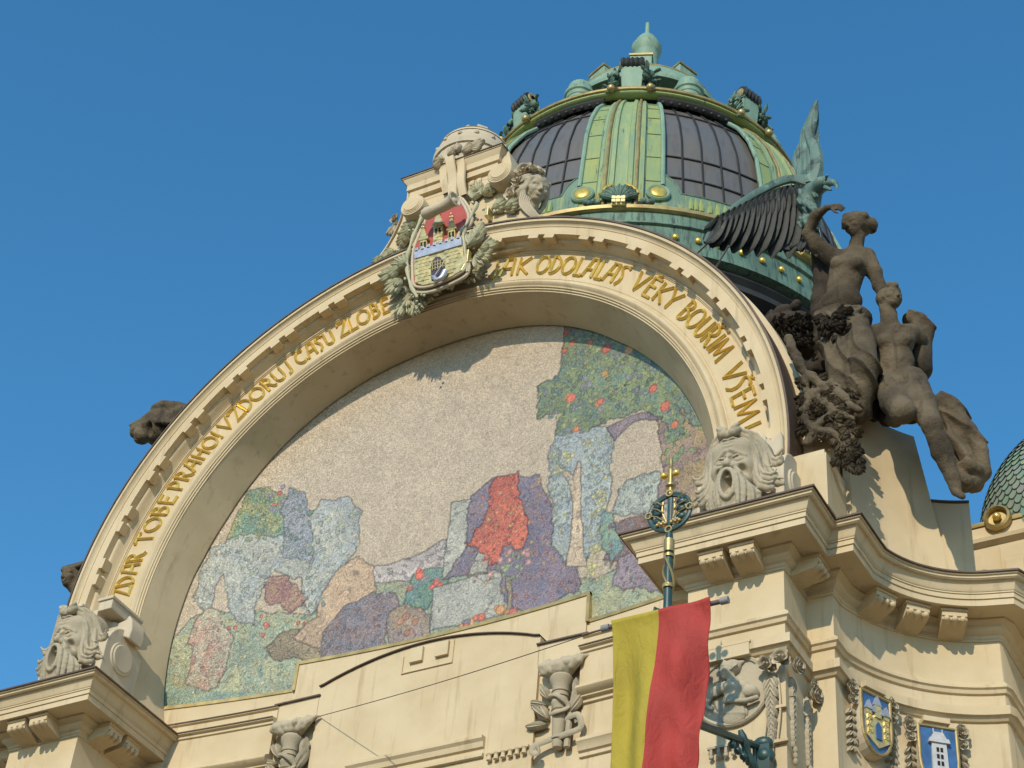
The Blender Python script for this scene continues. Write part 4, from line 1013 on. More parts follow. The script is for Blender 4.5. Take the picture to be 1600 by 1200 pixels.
# ring top pylon with scrolls
M = MB()
V = [(3.55, -.20, 14.3), (3.55, .20, 14.3), (3.62, .26, 15.25), (3.62, -.26, 15.25), (3.25, -.20, 14.3), (3.25, .20, 14.3), (3.22, .26, 15.25), (3.22, -.26, 15.25)]
M.add(V, [(0, 1, 2, 3), (7, 6, 5, 4), (0, 4, 5, 1), (1, 5, 6, 2), (2, 6, 7, 3), (3, 7, 4, 0)]); py = fin(M, "pylon", COPL, smooth=False, bevel=.02); proto.append(py)
M = MB(); P = []
for t in np.linspace(0, 1, 18): an = 200-t*470; rr = .17*(1-.6*t); P.append((3.52+rr*math.cos(an*D2R), 0, 15.30+rr*math.sin(an*D2R)))
for yy in (-.2, -.1, 0, .1, .2): tube(M, [(a, yy, b) for a, b in [(p_[0], p_[2]) for p_ in P]], .065, 6)
proto.append(fin(M, "pylon_scroll", SOOT_SHADE))
M = MB()
for s in (-1, 1): revolve(M, [(0, -.03), (.05, -.03), (.10, 0), (.12, .0), (.14, .03), (.11, .05), (.06, .04)], (3.5, s*.27, 15.30), n=14, axis='y'); ball(M, (3.72, s*.42, 14.34), .095)
proto.append(fin(M, "gilt_boss", GOLDW))
M = MB(); rr_ = np.random.default_rng(3)
for s in (-1, 1):
    for j in range(26):
        t = j/25; c = (3.45+rr_.normal(0, .07), s*(.33+.12*rr_.random()+.10*(1-t)), 14.35+t*.72)
        an = rr_.uniform(0, 360); dd = np.array([.4, s*math.cos(an*D2R), math.sin(an*D2R)]); dd /= np.linalg.norm(dd)
        petal(M, c, dd, np.cross(dd, (1, 0, .1)), (1, 0, 0), .20, .055, .5, .05)
    ball(M, (3.5, s*.38, 15.02), .11); ball(M, (3.45, s*.36, 14.80), .09)
proto.append(fin(M, "pylon_foliage", COPD, ang=60))
for k in range(8):
    for o in proto:
        if k == 0: o.rotation_euler = (0, 0, (22.5)*D2R)
        else: dupd(o, 22.5+45*k)
# glazed sectors
sec = []
M = MB(); G = [[pol(R(z)-.10, a, z) for a in np.linspace(9.3, 35.7, 12)] for z in np.linspace(9.7, 14.2, 24)]; grid(M, G); sec.append(fin(M, "glazed_panel", GLZ))
M = MB()
for a in np.linspace(9.7, 35.3, 6)[1:-1]: tube(M, [pol(R(z)-.085, a, z) for z in np.linspace(9.9, 14.1, 20)], .024, 6)
for z in (10.65, 11.35, 13.35): tube(M, [pol(R(z)-.088, a, z) for a in np.linspace(9.7, 35.3, 9)], .026, 6)
sec.append(fin(M, "glazing_bars", BLKM))
M = MB(); G = []
for i, a in enumerate(np.linspace(9.5, 35.5, 41)):
    d = min(a-9.5, 35.5-a); zt_ = 10.02+.62*max(0, 1-(d/4.4))**.55*(1 if d < 4.4 else 0) if d < 4.4 else 10.02
    G.append([pol(4.96, a, 9.40), pol(4.86, a, 9.75), pol(R(zt_)+.01, a, zt_), pol(R(zt_)-.12, a, zt_+.01)])
grid(M, G); sec.append(fin(M, "copper_apron", COP, ang=30))
M = MB(); tube(M, [np.array(g_[2]) for g_ in G], .022, 6); sec.append(fin(M, "apron_edge", COPD))
M = MB()
for a in (16.2, 17.4, 18.6, 20.6, 22.5, 24.4, 26.4, 27.6, 28.8):
    q0, q1 = np.array(pol(4.93, a, 9.52)), np.array(pol(4.88, a, 9.92)); tube(M, [q0, q0*.5+q1*.5+np.array([0, 0, 0]), q1], [.05, .05, .008], 6)
sec.append(fin(M, "flute", COPY))
M = MB(); G = [[pol(rr, a, z) for rr, z in ((3.56, 14.02), (3.62, 14.06), (3.66, 14.12), (3.62, 14.2), (3.48, 14.28))] for a in np.linspace(9, 36, 14)]; grid(M, G)
for j in range(9): ball(M, pol(3.62, 11+j*2.85, 14.04), .04)
sec.append(fin(M, "dark_cresting", DRUM))  # scalloped band, coloured near-black to give the shadow below the ring
M = MB()
revolve(M, [(.26, 0), (.27, .45), (.29, .47), (.30, .56), (.335, .59), (.34, .66), (.32, .70), (.28, .72), (.27, .86), (.25, .92), (.14, 1.0), (0, 1.02)], pol(3.12, 22.5, 14.45), n=24)
sec.append(fin(M, "urn", COPL))
for k in range(8):
    for o in sec:
        if k == 0: o.rotation_euler = (0, 0, 22.5*D2R)
        else: dupd(o, 22.5+45*k)
def ring(prof_, name, mat, n=128, **k):
    M = MB(); revolve(M, prof_, n=n); return fin(M, name, mat, **k)
ring([(4.98, 9.41), (5.06, 9.40), (5.06, 9.31), (4.98, 9.29)], "gilt_base_band", GOLDW, ang=20)
ring([(4.97, 9.30), (5.00, 9.0), (5.06, 8.95), (5.06, 8.92), (5.0, 8.90), (5.08, 8.2), (4.6, 8.15)], "copper_skirt", COPD, ang=25)
ring([(4.9, 8.18), (4.95, 8.05), (4.85, 7.95), (4.85, 7.82), (4.75, 7.78), (4.62, 7.7), (4.62, 4.4)], "dark_drum", DRUM, ang=25)
M = MB(); ball(M, pol(5.08, 0, 8.58), .068, 12, 8, (.8, 1, 1)); b0_ = fin(M, "gilt_bulb", GOLD)
for k in range(1, 72): dupd(b0_, k*5.0)
M = MB()
for j in range(1): box(M, 4.6, 4.82, -.16, .16, 4.4, 7.72)
b0_ = fin(M, "drum_pilaster", DRUM, smooth=False, bevel=.03)
for k in range(1, 24): dupd(b0_, k*15.0+1)
ring([(3.48, 14.25), (3.60, 14.24), (3.66, 14.30), (3.64, 14.38), (3.58, 14.40)], "ring_lip", COPY, ang=50)
ring([(3.66+.045*math.cos(a), 14.40+.045*math.sin(a)) for a in np.linspace(0, 6.28, 9)], "gilt_ring", GOLDW)
ring([(3.60, 14.40), (3.1, 14.75), (2.45, 15.0), (2.25, 15.02)], "shoulder_roof", COP, ang=30)
ring([(1.75, 15.0), (1.75, 16.75), (1.0, 16.75)], "lantern_drum", DRUM, ang=30)
ring([(1.75, 16.72), (2.08, 16.72), (2.10, 16.80), (1.98, 16.95), (1.80, 17.38), (1.78, 17.42)], "lantern_skirt", COPL, ang=20)
ring([(1.76+.04*math.cos(a), 17.44+.035*math.sin(a)) for a in np.linspace(0, 6.28, 9)], "gilt_lantern_rim", GOLDW)
ring([(1.74, 17.42), (1.25, 17.85), (1.2, 18.1), (.9, 18.2), (0, 18.25)], "lantern_cap", COPL, ang=30)
for a in (-112, -67.5, -22, 22, 67, 112, 157, 202):
    M = MB(); obox(M, pol(1.32, a, 17.78), pol(1, a, 0), pol(1, a+90, 0), (0, 0, 1), .20, .26, .28); fin(M, "lantern_block", COPL, smooth=False, bevel=.02)
    M = MB(); obox(M, pol(1.33, a, 18.09), pol(1, a, 0), pol(1, a+90, 0), (0, 0, 1), .22, .28, .03); fin(M, "gilt_capping", GOLDW, smooth=False)
    M = MB(); box(M, 1.75, 1.95, -.1, .22, 15.9, 16.1); fin(M, "gilt_step", GOLDW, rot=a+14, smooth=False)
ring([(.30, 18.2), (.33, 18.9), (.30, 19.0), (.30, 19.85), (.31, 19.9), (.37, 20.02), (.375, 20.16), (.34, 20.22), (.30, 20.24), (.28, 20.38), (.19, 20.54), (.07, 20.66), (.06, 20.68), (.05, 21.12), (0, 21.13)], "finial", COPL, n=32, ang=30)
ring([(.33, 18.22), (.95, 18.22), (.95, 18.28), (.33, 18.30)], "gilt_finial_plate", GOLDW, n=48, ang=20)
M = MB(); box(M, -5.2, 5.2, 2.2, 12.5, 4.4, 4.6); M.build("roof_deck", CREAM2, DO, smooth=False)

# ================================================================== MASCARONS
def mascaron(cx, label, crown):
    T_ = thing("mascaron", label, "mascaron", (cx, -.7, -1.9), "bearded masks at the feet of the arch")
    M = MB(); pr_ = [(-.88, -1.93), (-.86, -1.75), (-.84, -1.2)]
    for t in np.linspace(0, 1, 14): a = (180-t*150)*D2R; pr_.append((-.42+.42*math.cos(a), -1.0+.52*math.sin(a)))
    pr_ += [(.05, -.75), (.05, -1.93)]
    n = len(pr_); Lp = [(cx-.645, a, b) for a, b in pr_]; Rp = [(cx+.645, a, b) for a, b in pr_]
    M.add(Lp+Rp, [tuple(range(n)), tuple(range(2*n-1, n-1, -1))]+[(i, (i+1) % n, (i+1) % n+n, i+n) for i in range(n)])
    box(M, cx-.66, cx+.66, -.92, .05, -1.93, -1.84)
    M.build("console", CREAM2, T_, ang=30, bevel=.012)
    for s in (-1, 1):
        M = MB(); revolve(M, [(0, .05), (.22, .05), (.24, .03), (.27, .03), (.28, 0), (0, 0)][::1] if s > 0 else [(0, -.05), (.22, -.05), (.24, -.03), (.27, -.03), (.28, 0), (0, 0)], (cx+s*.645, -.42, -1.02), n=32, axis='x'); M.build("volute_disc", CREAM2, T_, ang=30)
    if crown:
        M = MB()
        for i, (a, b) in enumerate(((-.42, -.12), (-.08, .20), (.24, .52))):
            if i == 1: box(M, cx+a, cx+b, -.75, .0, -.30, -.14); continue
            box(M, cx+a, cx+b, -.80, .0, -.22, -.0); box(M, cx+a-.02, cx+b+.02, -.83, .0, -.04, .02)
        M.build("crenellated_crown", CREAM2, T_, smooth=False, bevel=.012)
    else:
        M = MB(); box(M, cx-.20, cx+.26, -.52, .0, -.30, -.02); M.build("crown_block", CREAM2, T_, smooth=False, bevel=.012)
    M = MB()
    fl = [(158, 958), (172, 970), (186, 973), (197, 968), (202, 961), (206, 968), (206, 982), (201, 997), (185, 992), (160, 985)] if crown else [(1184, 672), (1196, 685), (1208, 686), (1215, 680), (1219, 672), (1222, 682), (1223, 700), (1212, 712), (1186, 704)]
    extr(M, fl, -.50, .34); M.build("flared_leaf", CREAM2, T_, ang=30, bevel=.02)
    s = 1.02; O = (cx-.02, -.80, -.86); Rm = ROT((0, -1, .0))@np.diag([.86, 1, 1])
    q = [x for x in head('scream') if not (x[0] == 'c' and abs(x[1][2]-.10) < .001 and abs(x[1][0]) == .24)]
    q += [ell((.19, .30, -.19), (.05, .07, .09), .08, sub=True), ell((-.19, .30, -.19), (.05, .07, .09), .08, sub=True)]
    for s_ in (-1, 1):
        q += [cap((s_*.045, .395, .135), (s_*.25, .315, .055), .032, .022, .025), ell((s_*.15, .42, .0), (.10, .10, .075), .02, sub=True), ell((s_*.145, .30, -.005), (.08, .075, .052), .004),
              cap((s_*.065, .355, .045), (s_*.15, .375, .052), .014, .015, .006), cap((s_*.15, .375, .052), (s_*.235, .31, .0), .015, .012, .006), cap((s_*.07, .345, -.04), (s_*.22, .315, -.055), .012, .012, .01), ell((s_*.15, .375, -.005), (.018, .02, .018), .004, sub=True)]
        q += [cap((s_*.07, .40, -.10), (s_*.17, .36, -.24), .022, .03, .03)]
    for zz in (.225, .285, .345): q += chain(list(spline([(-.19, .34, zz-.03), (-.08, .385, zz+.008), (0, .39, zz-.012), (.08, .385, zz+.008), (.19, .34, zz-.03)], 9)), [.008]+[.013]*7+[.008], .012)
    q += [ell((0, .28, -.46), (.20, .16, .34), .06)]
    q += chain(list(spline([(-.085, .42, -.60), (-.115, .43, -.43), (-.085, .44, -.27), (0, .45, -.225), (.085, .44, -.27), (.115, .43, -.43), (.085, .42, -.60), (0, .41, -.66), (-.085, .42, -.60)], 25)), [.034]*25, .012)
    q += [ell((0, .46, -.43), (.073, .22, .18), .008, sub=True), cap((-.045, .37, -.285), (.045, .37, -.285), .026, .026, .006), ell((0, .30, -.53), (.055, .08, .09), .01)]
    for s_ in (-1, 1):
        for j in range(7):
            x0 = .115+.043*j; y_ = .41-.032*j-(.02 if j % 2 else 0); z_ = -.235-.035*j
            q += chain(list(spline([(s_*(.05+.045*j), y_+.015, z_+.03), (s_*(x0+.03), y_+.01, z_-.10), (s_*(x0+.05+.012*math.sin(j*2.1)), y_-.01, -.58), (s_*(x0+.015+.02*math.sin(j*1.7+1)), y_-.05, -.80), (s_*(x0*.75+.01), .20, -1.08)], 10)), [.020, .028, .033, .035, .034, .032, .03, .026, .02, .012], .010)
        # swept locks
        loc = [[(.05, .30, .46), (.22, .26, .44), (.36, .15, .28), (.42, .06, .06), (.48, .06, -.10), (.58, .08, -.12)],
               [(.08, .22, .52), (.30, .16, .46), (.46, .06, .28), (.54, 0, .08), (.66, .02, .0), (.74, .06, .06)],
               [(.26, .24, .34), (.36, .16, .14), (.38, .13, -.08), (.46, .14, -.26), (.60, .12, -.30), (.66, .10, -.22)],
               [(.30, .22, .20), (.36, .16, -.02), (.36, .17, -.24), (.43, .18, -.42), (.56, .14, -.46), (.60, .10, -.40)],
               [(.34, .12, .30), (.46, .05, .12), (.50, .05, -.10), (.60, .06, -.30), (.74, .04, -.36)],
               [(.0, .34, .42), (.08, .38, .45), (.13, .36, .50), (.08, .32, .53), (.01, .33, .50)]]
        for L_ in loc:
            P = spline([(s_*a, b, c_) for a, b, c_ in L_], 9)
            q += chain(list(P), [.035, .055, .065, .065, .06, .06, .05, .045, .03], .015)
            P2 = P+np.array([s_*.03, .05, .045]); q += chain(list(P2), [.02, .026, .03, .03, .03, .03, .025, .02, .012], .010)
    q += [ell((0, -.05, .30), (.40, .34, .30), .06)]
    for j in range(7):
        x = -.18+.06*j; q += chain([(x*.6, .34, -.66), (x, .33, -.86), (x*1.2+.02*math.sin(j*2), .27, -1.02)], [.03, .04, .025], .014)
    sculpt("bearded_face", xform(q, O, Rm, s), .0115, RELIEF, T_)
mascaron(5.96, "open mouthed bearded mask on the right foot of the arch", False)
mascaron(-5.66, "open mouthed bearded mask wearing a small battlement crown on the left foot of the arch", True)

# ================================================================== TORCH RELIEFS
def torch(cx, label):
    T_ = thing("torch_relief", label, "relief", (cx, .95, -3.4), "torch reliefs beside the centre panel")
    y0 = .90
    M = MB(); tilt = .10
    def pt(u, z, y=y0): return (cx+u-tilt*(z+2.8)*.0, y, z)
    revolve(M, [(0, -.70), (.07, -.68), (.085, -.62), (.08, -.56), (.105, -.55), (.105, -.52), (.09, -.51), (.115, .0), (.13, .02), (.135, .06), (.12, .09), (.135, .34), (.17, .40), (.18, .46), (.155, .50), (.08, .51)], (cx, y0, -2.80), n=28)
    for z in (-.1, .12, .2): revolve(M, [(.10, z), (.135+z*.05, z+.02), (.10, z+.04)], (cx, y0, -2.80), n=24)
    M.build("torch_shaft", RELIEF, T_, ang=35)
    pr_ = []
    r_ = np.random.default_rng(abs(int(cx*100)))
    for j in range(12):
        a = -.30+.055*j; P = spline([(cx+a*.5, y0-.02, -2.27), (cx+a, y0-.12, -2.17), (cx+a*1.1+.05, y0-.08, -2.06), (cx+a+.18, y0, -2.03)], 6)
        pr_ += chain(list(P+r_.normal(0, .012, P.shape)), [.045, .06, .055, .045, .03, .015], .008)
    pr_ += chain([(cx+.15, y0, -2.10), (cx+.28, y0, -2.08), (cx+.40, y0+.02, -2.0)], [.06, .04, .015], .01)
    sculpt("flame", pr_, .013, RELIEF, T_)
    M = MB()
    for (u, z, an, l) in ((-.20, -2.62, 120, .30), (-.22, -2.72, 165, .30), (-.20, -2.95, 130, .34), (-.20, -3.05, 175, .34), (.18, -2.80, 62, .34), (.22, -2.70, 80, .34), (.12, -2.95, 55, .4), (.24, -3.0, -60, .18), (.3, -2.95, -90, .2)):
        leaf_fan(M, (cx+u, y0+.06, z), an, l, 4, 40, wd=l*.18, y_up=.06)
    M.build("laurel_leaves", RELIEF, T_, ang=50)
    M = MB(); P = spline([(cx-.16, y0-.06, -2.60), (cx+.05, y0-.18, -2.72), (cx+.17, y0-.06, -2.86), (cx+.02, y0-.16, -2.98), (cx-.14, y0-.02, -2.9)], 20); tube(M, P, [.035]*20, 8, .5)
    P = spline([(cx+.10, y0, -3.02), (cx+.34, y0-.08, -3.05), (cx+.38, y0-.05, -3.25), (cx+.12, y0-.06, -3.32), (cx-.16, y0-.05, -3.36), (cx-.34, y0-.08, -3.42), (cx-.36, y0-.08, -3.52), (cx-.26, y0-.08, -3.54), (cx-.27, y0-.1, -3.46)], 40); tube(M, P, [.05]*40, 8, .45)
    tube(M, [(cx+.16, y0+.02, -2.9), (cx+.15, y0, -3.5)], .05, 8)
    M.build("carved_ribbon", RELIEF, T_)
torch(2.40, "carved stone torch with laurel leaves on the right of the blank centre panel")
torch(-2.33, "carved stone torch with laurel leaves on the left of the blank centre panel")

# ================================================================== MEDALLION
c = np.array([5.83, -.79, -4.30])
ME = thing("relief_medallion", "round stone medallion of a woman in a headscarf on the right pier", "medallion", tuple(c))
M = MB(); revolve(M, [(0, -.005), (.46, -.005), (.465, -.03), (.50, -.04), (.52, -.02), (.525, .06), (0, .06)], c, n=64, axis='y'); M.build("disc", RELIEF, ME, ang=30)
def Wm(px, py, y=-.86): return W(px, py, y)
Rm = ROT((-.80, -.60, .0)); hc = Wm(1138, 1048, -.84)
q = xform(head(), hc, Rm, .27)
q += [ell(hc+np.array([.05, .02, .05]), (.12, .10, .105), .012), cap(hc+np.array([.08, .0, .05]), hc+np.array([.19, .03, .11]), .05, .025, .02), cap(hc+np.array([.02, 0, -.08]), hc+np.array([.06, .03, -.17]), .05, .07, .02)]
for j in range(6): q.append(cap(hc+np.array([-.04+.02*j, -.075+.012*j, .13-.012*j]), hc+np.array([.06+.02*j, -.07, -.04+.012*j]), .011, .008, .005))
q += chain([Wm(1118, 1080, -.83), Wm(1140, 1074, -.84), Wm(1162, 1074, -.84), Wm(1180, 1084, -.82)], [.06, .08, .08, .06], .03)
q += [ell(Wm(1150, 1090, -.83), (.17, .07, .17), .04), ell(Wm(1172, 1080, -.86), (.10, .065, .085), .02), ell(Wm(1118, 1082, -.84), (.07, .045, .07), .02)]
q += chain([Wm(1182, 1090, -.87), Wm(1165, 1095, -.89), Wm(1140, 1096, -.90)], [.034, .034, .026], .012)+[ell(Wm(1135, 1097, -.90), (.035, .03, .028), .01)]
q += chain([Wm(1110, 1090, -.84), Wm(1103, 1102, -.84), Wm(1112, 1108, -.85)], [.035, .026, .022], .012)
q += [ell(Wm(1148, 1116, -.81), (.18, .05, .16), .04)]
for j in range(11):
    x0 = 1134+2.6*j; q += chain([Wm(x0, 1100, -.850), Wm(x0-2+.5*j, 1114, -.855), Wm(x0-5+.8*j, 1127-abs(j-6)*1.0, -.83)], [.008, .013, .008], .012)
for j in range(0): q += chain([Wm(1163+4*j, 1071+1.5*j, -.90), Wm(1167+3*j, 1080, -.925), Wm(1171+2*j, 1089, -.90)], [.007, .010, .006], .008)
for j in range(3): q.append(cap(Wm(1134, 1094+2*j, -.92), Wm(1128, 1095+2.4*j, -.91), .009, .006, .004))
for j in range(7): q += chain([Wm(1122+5*j, 1066+abs(j-3), -.86), Wm(1124+5*j, 1073+abs(j-3), -.88)], [.022, .014], .01)
sculpt("carved_woman", q, .0085, RELIEF, ME)
PB = thing("pier_garland", "carved roses and hanging leaf bands at the corner of the right pier", "garland", (6.4, -.8, -5.0))
M = MB(); 
for x, y, yy, r, nn in ((1196, 1038, -.93, .115, (-.1, -1, 0)), (1219, 1027, -.95, .115, (.1, -1, .2)), (1226, 1033, -.9, .08, (.4, -1, 0)), (1101, 1052, -.9, .11, (-.2, -1, 0)), (1208, 1044, -.9, .06, (0, -1, -.3))): M = MB(); rose(M, W(x, y, yy), r, nn); M.build("rose", RELIEF, PB, ang=50)
xr = 6.66
for yy, z, r in ((-.66, -4.05, .12), (-.05, -4.12, .13), (-.10, -3.98, .07)): M = MB(); rose(M, (xr, yy, z), r, (1, -.25, 0)); M.build("rose", RELIEF, PB, ang=50)
for bx_, by_ in ((6.36, None), (5.26, None), (None, -.60), (None, -.10)):
    M = MB(); r_ = np.random.default_rng(4)
    for j in range(13):
        z = -4.18-.076*j; w_ = .235*(1-.04*j)*r_.uniform(.88, 1.12)
        for s in (-1, 1):
            if bx_: petal(M, (bx_-s*.04, -.80, z), (s*.72, 0, -.62), (.62*s, 0, .72), (0, -1, 0), w_, .07, .35, .01, bend=-.35*s*s)
            else: petal(M, (6.55, by_-s*.03, z+.02), (0, s*.72, -.62), (0, .62*s, .72), (1, 0, 0), w_*.7, .06, .35, .01, bend=-.35)
    for dz in (0, -.08, -.16): ball(M, (bx_, -.82, -5.20+dz) if bx_ else (6.58, by_, -5.2+dz), .04, sc_=(.8, .8, 1.3))
    M.build("leaf_band", RELIEF, PB, ang=50)
M = MB()
for x in (6.27, 6.45): tube(M, spline([(x, -.80, -4.2), (x+.03, -.82, -4.7), (x-.02, -.81, -5.15)], 10), .014, 6)
box(M, 6.33, 6.56, -.835, -.77, -4.70, -4.66); box(M, 6.30, 6.57, -.83, -.77, -5.18, -5.14)
M.build("band_frame", CREAM, PB, ang=30)
GU = thing("gutta_fringe", "row of small stone drops under the round medallion", "ornament", (5.8, -.8, -5.0))
M = MB(); box(M, 5.50, 6.10, -.84, -.79, -5.10, -5.07)
M.build("fillet", RELIEF, GU, smooth=False)
for i in range(6):
    x = 5.55+.1*i; M = MB(); box(M, x-.018, x+.018, -.835, -.79, -5.18, -5.10); ball(M, (x, -.82, -5.21), .034, sc_=(1, .8, 1)); M.build("drop", RELIEF, GU)
KB = thing("keystone_tablet", "small plain stone tablet above the round medallion", "ornament", (5.8, -.8, -3.8))
M = MB(); box(M, 5.52, 6.10, -.90, -.77, -3.86, -3.64); box(M, 5.50, 6.12, -.905, -.77, -3.68, -3.64); M.build("tablet", CREAM, KB, smooth=False, bevel=.006)

# ================================================================== PAINTED SHIELDS ON THE CURVED WALL
def wallframe(a): 
    P = np.array([9.1+2.26*math.cos(a*D2R), -.3+2.26*math.sin(a*D2R)]); n_ = -np.array([math.cos(a*D2R), math.sin(a*D2R)]); t_ = np.array([-n_[1], n_[0]])
    if t_[0] < 0: t_ = -t_
    return P, n_, t_
def shield_thing(a, zc, label, kind):
    P, n_, t_ = wallframe(a); base = np.array([P[0], P[1], zc])
    T_ = thing("armorial_shield", label, "shield", tuple(base))
    e_t = np.array([t_[0], t_[1], 0])*.76; e_n = np.array([n_[0], n_[1], 0])
    def Q(u, v, d): return base+e_t*u+np.array([0, 0, v])+e_n*d
    def ext(M, pts, d0, d1):
        n = len(pts); M.add([Q(u, v, d1) for u, v in pts]+[Q(u, v, d0) for u, v in pts], [tuple(range(n)), tuple(range(2*n-1, n-1, -1))]+[(i, (i+1) % n, (i+1) % n+n, i+n) for i in range(n)])
    out = [(-.33, .42), (.33, .42), (.33, -.05)]+[(.33*math.cos(t), -.05-.38*math.sin(t)) for t in np.linspace(0, math.pi, 14)][1:-1]+[(-.33, -.05)]
    M = MB(); ext(M, [(u*1.07, v*1.06) for u, v in out], .0, .16); M.build("stone_backing", CREAM2, T_, smooth=False, bevel=.01)
    M = MB(); ext(M, out, .12, .175); M.build("blue_field", BLUE, T_, smooth=False)
    M = MB(); P_ = [Q(u*1.03, v*1.03, .18) for u, v in out+[out[0]]]
    for i in range(len(P_)-1): tube(M, [P_[i], P_[i+1]], .022, 6)
    M.build("gilt_border", GOLDW, T_)
    if kind == 'castle':
        M = MB(); ext(M, [(-.27, -.22), (-.27, .10), (.27, .10), (.27, -.22), (.0, -.36)], .17, .20)
        for x in (-.2, .2): ext(M, [(x-.07, .1), (x-.07, .16), (x+.07, .16), (x+.07, .1)], .17, .21)
        ext(M, [(-.075, .08), (-.075, .26), (.075, .26), (.075, .08)], .17, .22)
        for i in range(3):
            for x in (-.22, -.16, .16, .22): ext(M, [(x-.02, .02-.1*i), (x-.02, .08-.1*i), (x+.02, .08-.1*i), (x+.02, .02-.1*i)], .17, .215)
        M.build("gilt_castle", GOLDP, T_, smooth=False)
        M = MB()
        for x, w2, z0, h_ in ((-.2, .085, .16, .14), (.2, .085, .16, .14), (0, .09, .26, .15), (.09, .05, .14, .1), (-.09, .05, .14, .1)): ext(M, [(x-w2, z0), (x, z0+h_), (x+w2, z0)], .17, .225)
        M.build("silver_roof", SILVER, T_, smooth=False)
        M = MB(); ext(M, [(-.06, -.24), (-.06, -.04), (0, .02), (.06, -.04), (.06, -.24)], .17, .218); M.build("gate", BLUE, T_, smooth=False)
    else:
        M = MB(); ext(M, [(-.15, -.40), (-.13, .18), (.13, .18), (.15, -.40)], .17, .21); ext(M, [(-.19, .18), (-.17, .24), (.17, .24), (.19, .18)], .17, .235); ext(M, [(-.15, .24), (-.08, .34), (.08, .34), (.15, .24)], .17, .215)
        for x in (-.08, .08): tube(M, [Q(x, .34, .19), Q(x, .40, .19)], .008, 6)
        M.build("grey_tower", WHITEP, T_, smooth=False)
        M = MB()
        for v in (.08, -.02, -.12):
            for u in (-.035, .035): ext(M, [(u-.022, v-.03), (u-.022, v+.03), (u+.022, v+.03), (u+.022, v-.03)], .18, .218)
        ext(M, [(-.07, -.40), (-.07, -.27), (0, -.2), (.07, -.27), (.07, -.40)], .18, .218); M.build("tower_opening", DARK, T_, smooth=False)
    M = MB()
    for s in (-1, 1):
        M = MB()
        for v, r in ((.42, .10), (.26, .08), (.5, .07)): rose(M, Q(s*.47, v, .12), r, e_n)
        for j in range(6): 
            petal(M, Q(s*.45, .15-.11*j, .05), e_t*s*.7+np.array([0, 0, -.7]), e_t*.7+np.array([0, 0, .7*s]), e_n, .15, .04, .5, .02)
            petal(M, Q(s*.45, .15-.11*j, .05), -e_t*s*.7+np.array([0, 0, -.7]), e_t*.7-np.array([0, 0, .7*s]), e_n, .12, .035, .5, .02)
        M.build("rose_band", RELIEF, T_, ang=50)
    M = MB(); ext(M, [(-.24, .50), (-.24, .58), (.24, .58), (.24, .50)], 0, .2); ext(M, [(-.20, .46), (-.20, .51), (.20, .51), (.20, .46)], 0, .15); M.build("tablet", CREAM, T_, smooth=False, bevel=.006)
shield_thing(154, -4.30, "blue shield with a gold castle on the curved wall", 'castle')
shield_thing(128.5, -4.50, "blue shield with a pale grey tower on the curved wall", 'tower')

# ================================================================== RIGHT WING
RW = thing("roof_wing", "green scale tiled roof with cream parapet at the right edge", "building", (9.5, 3.6, -1.9))
M = MB(); sweep(M, [(7.86, 6), (7.86, 3.5), (16, 3.5)], [(-.3, -2.0), (0, -2.0), (0, .20), (.10, .24), (.12, .30), (.05, .34), (.02, .38), (.02, .56), (-.3, .58)], caps=False); M.build("parapet_wall", CREAM, RW, ang=25)
M = MB(); sweep(M, [(7.86, 6), (7.86, 3.5), (16, 3.5)], [(-.1, .57), (.05, .57), (.06, .60), (.05, .64), (-.1, .64)], caps=False); M.build("gilt_coping", GOLDW, RW, ang=25)
for x in (8.38, 9.9):
    M = MB(); revolve(M, [(.20, .04), (.22, -.03), (.205, -.10), (.17, -.12), (.15, -.09), (.145, -.03), (.0, -.03)], (x, 3.46, .62), n=32, axis='y'); M.build("gilt_disc", GOLDW, RW)
    M = MB(); ball(M, (x, 3.38, .62), .07); M.build("gilt_boss", GOLD, RW)
M = MB()
for x in (8.55, 10.0): M = MB(); box(M, x-.2, x+.2, 3.45, 3.52, -1.5, .12); box(M, x-.14, x+.14, 3.43, 3.52, -.62, -.15); M.build("panel_frame", CREAM, RW, smooth=False, bevel=.008)
M = MB(); 
for j in range(10): leaf_fan(M, (9.02+.04*(j % 3), 3.48, -.3-.06*j), 200+30*j, .22, 4, 60)
M.build("carved_panel", RELIEF, RW, ang=50)
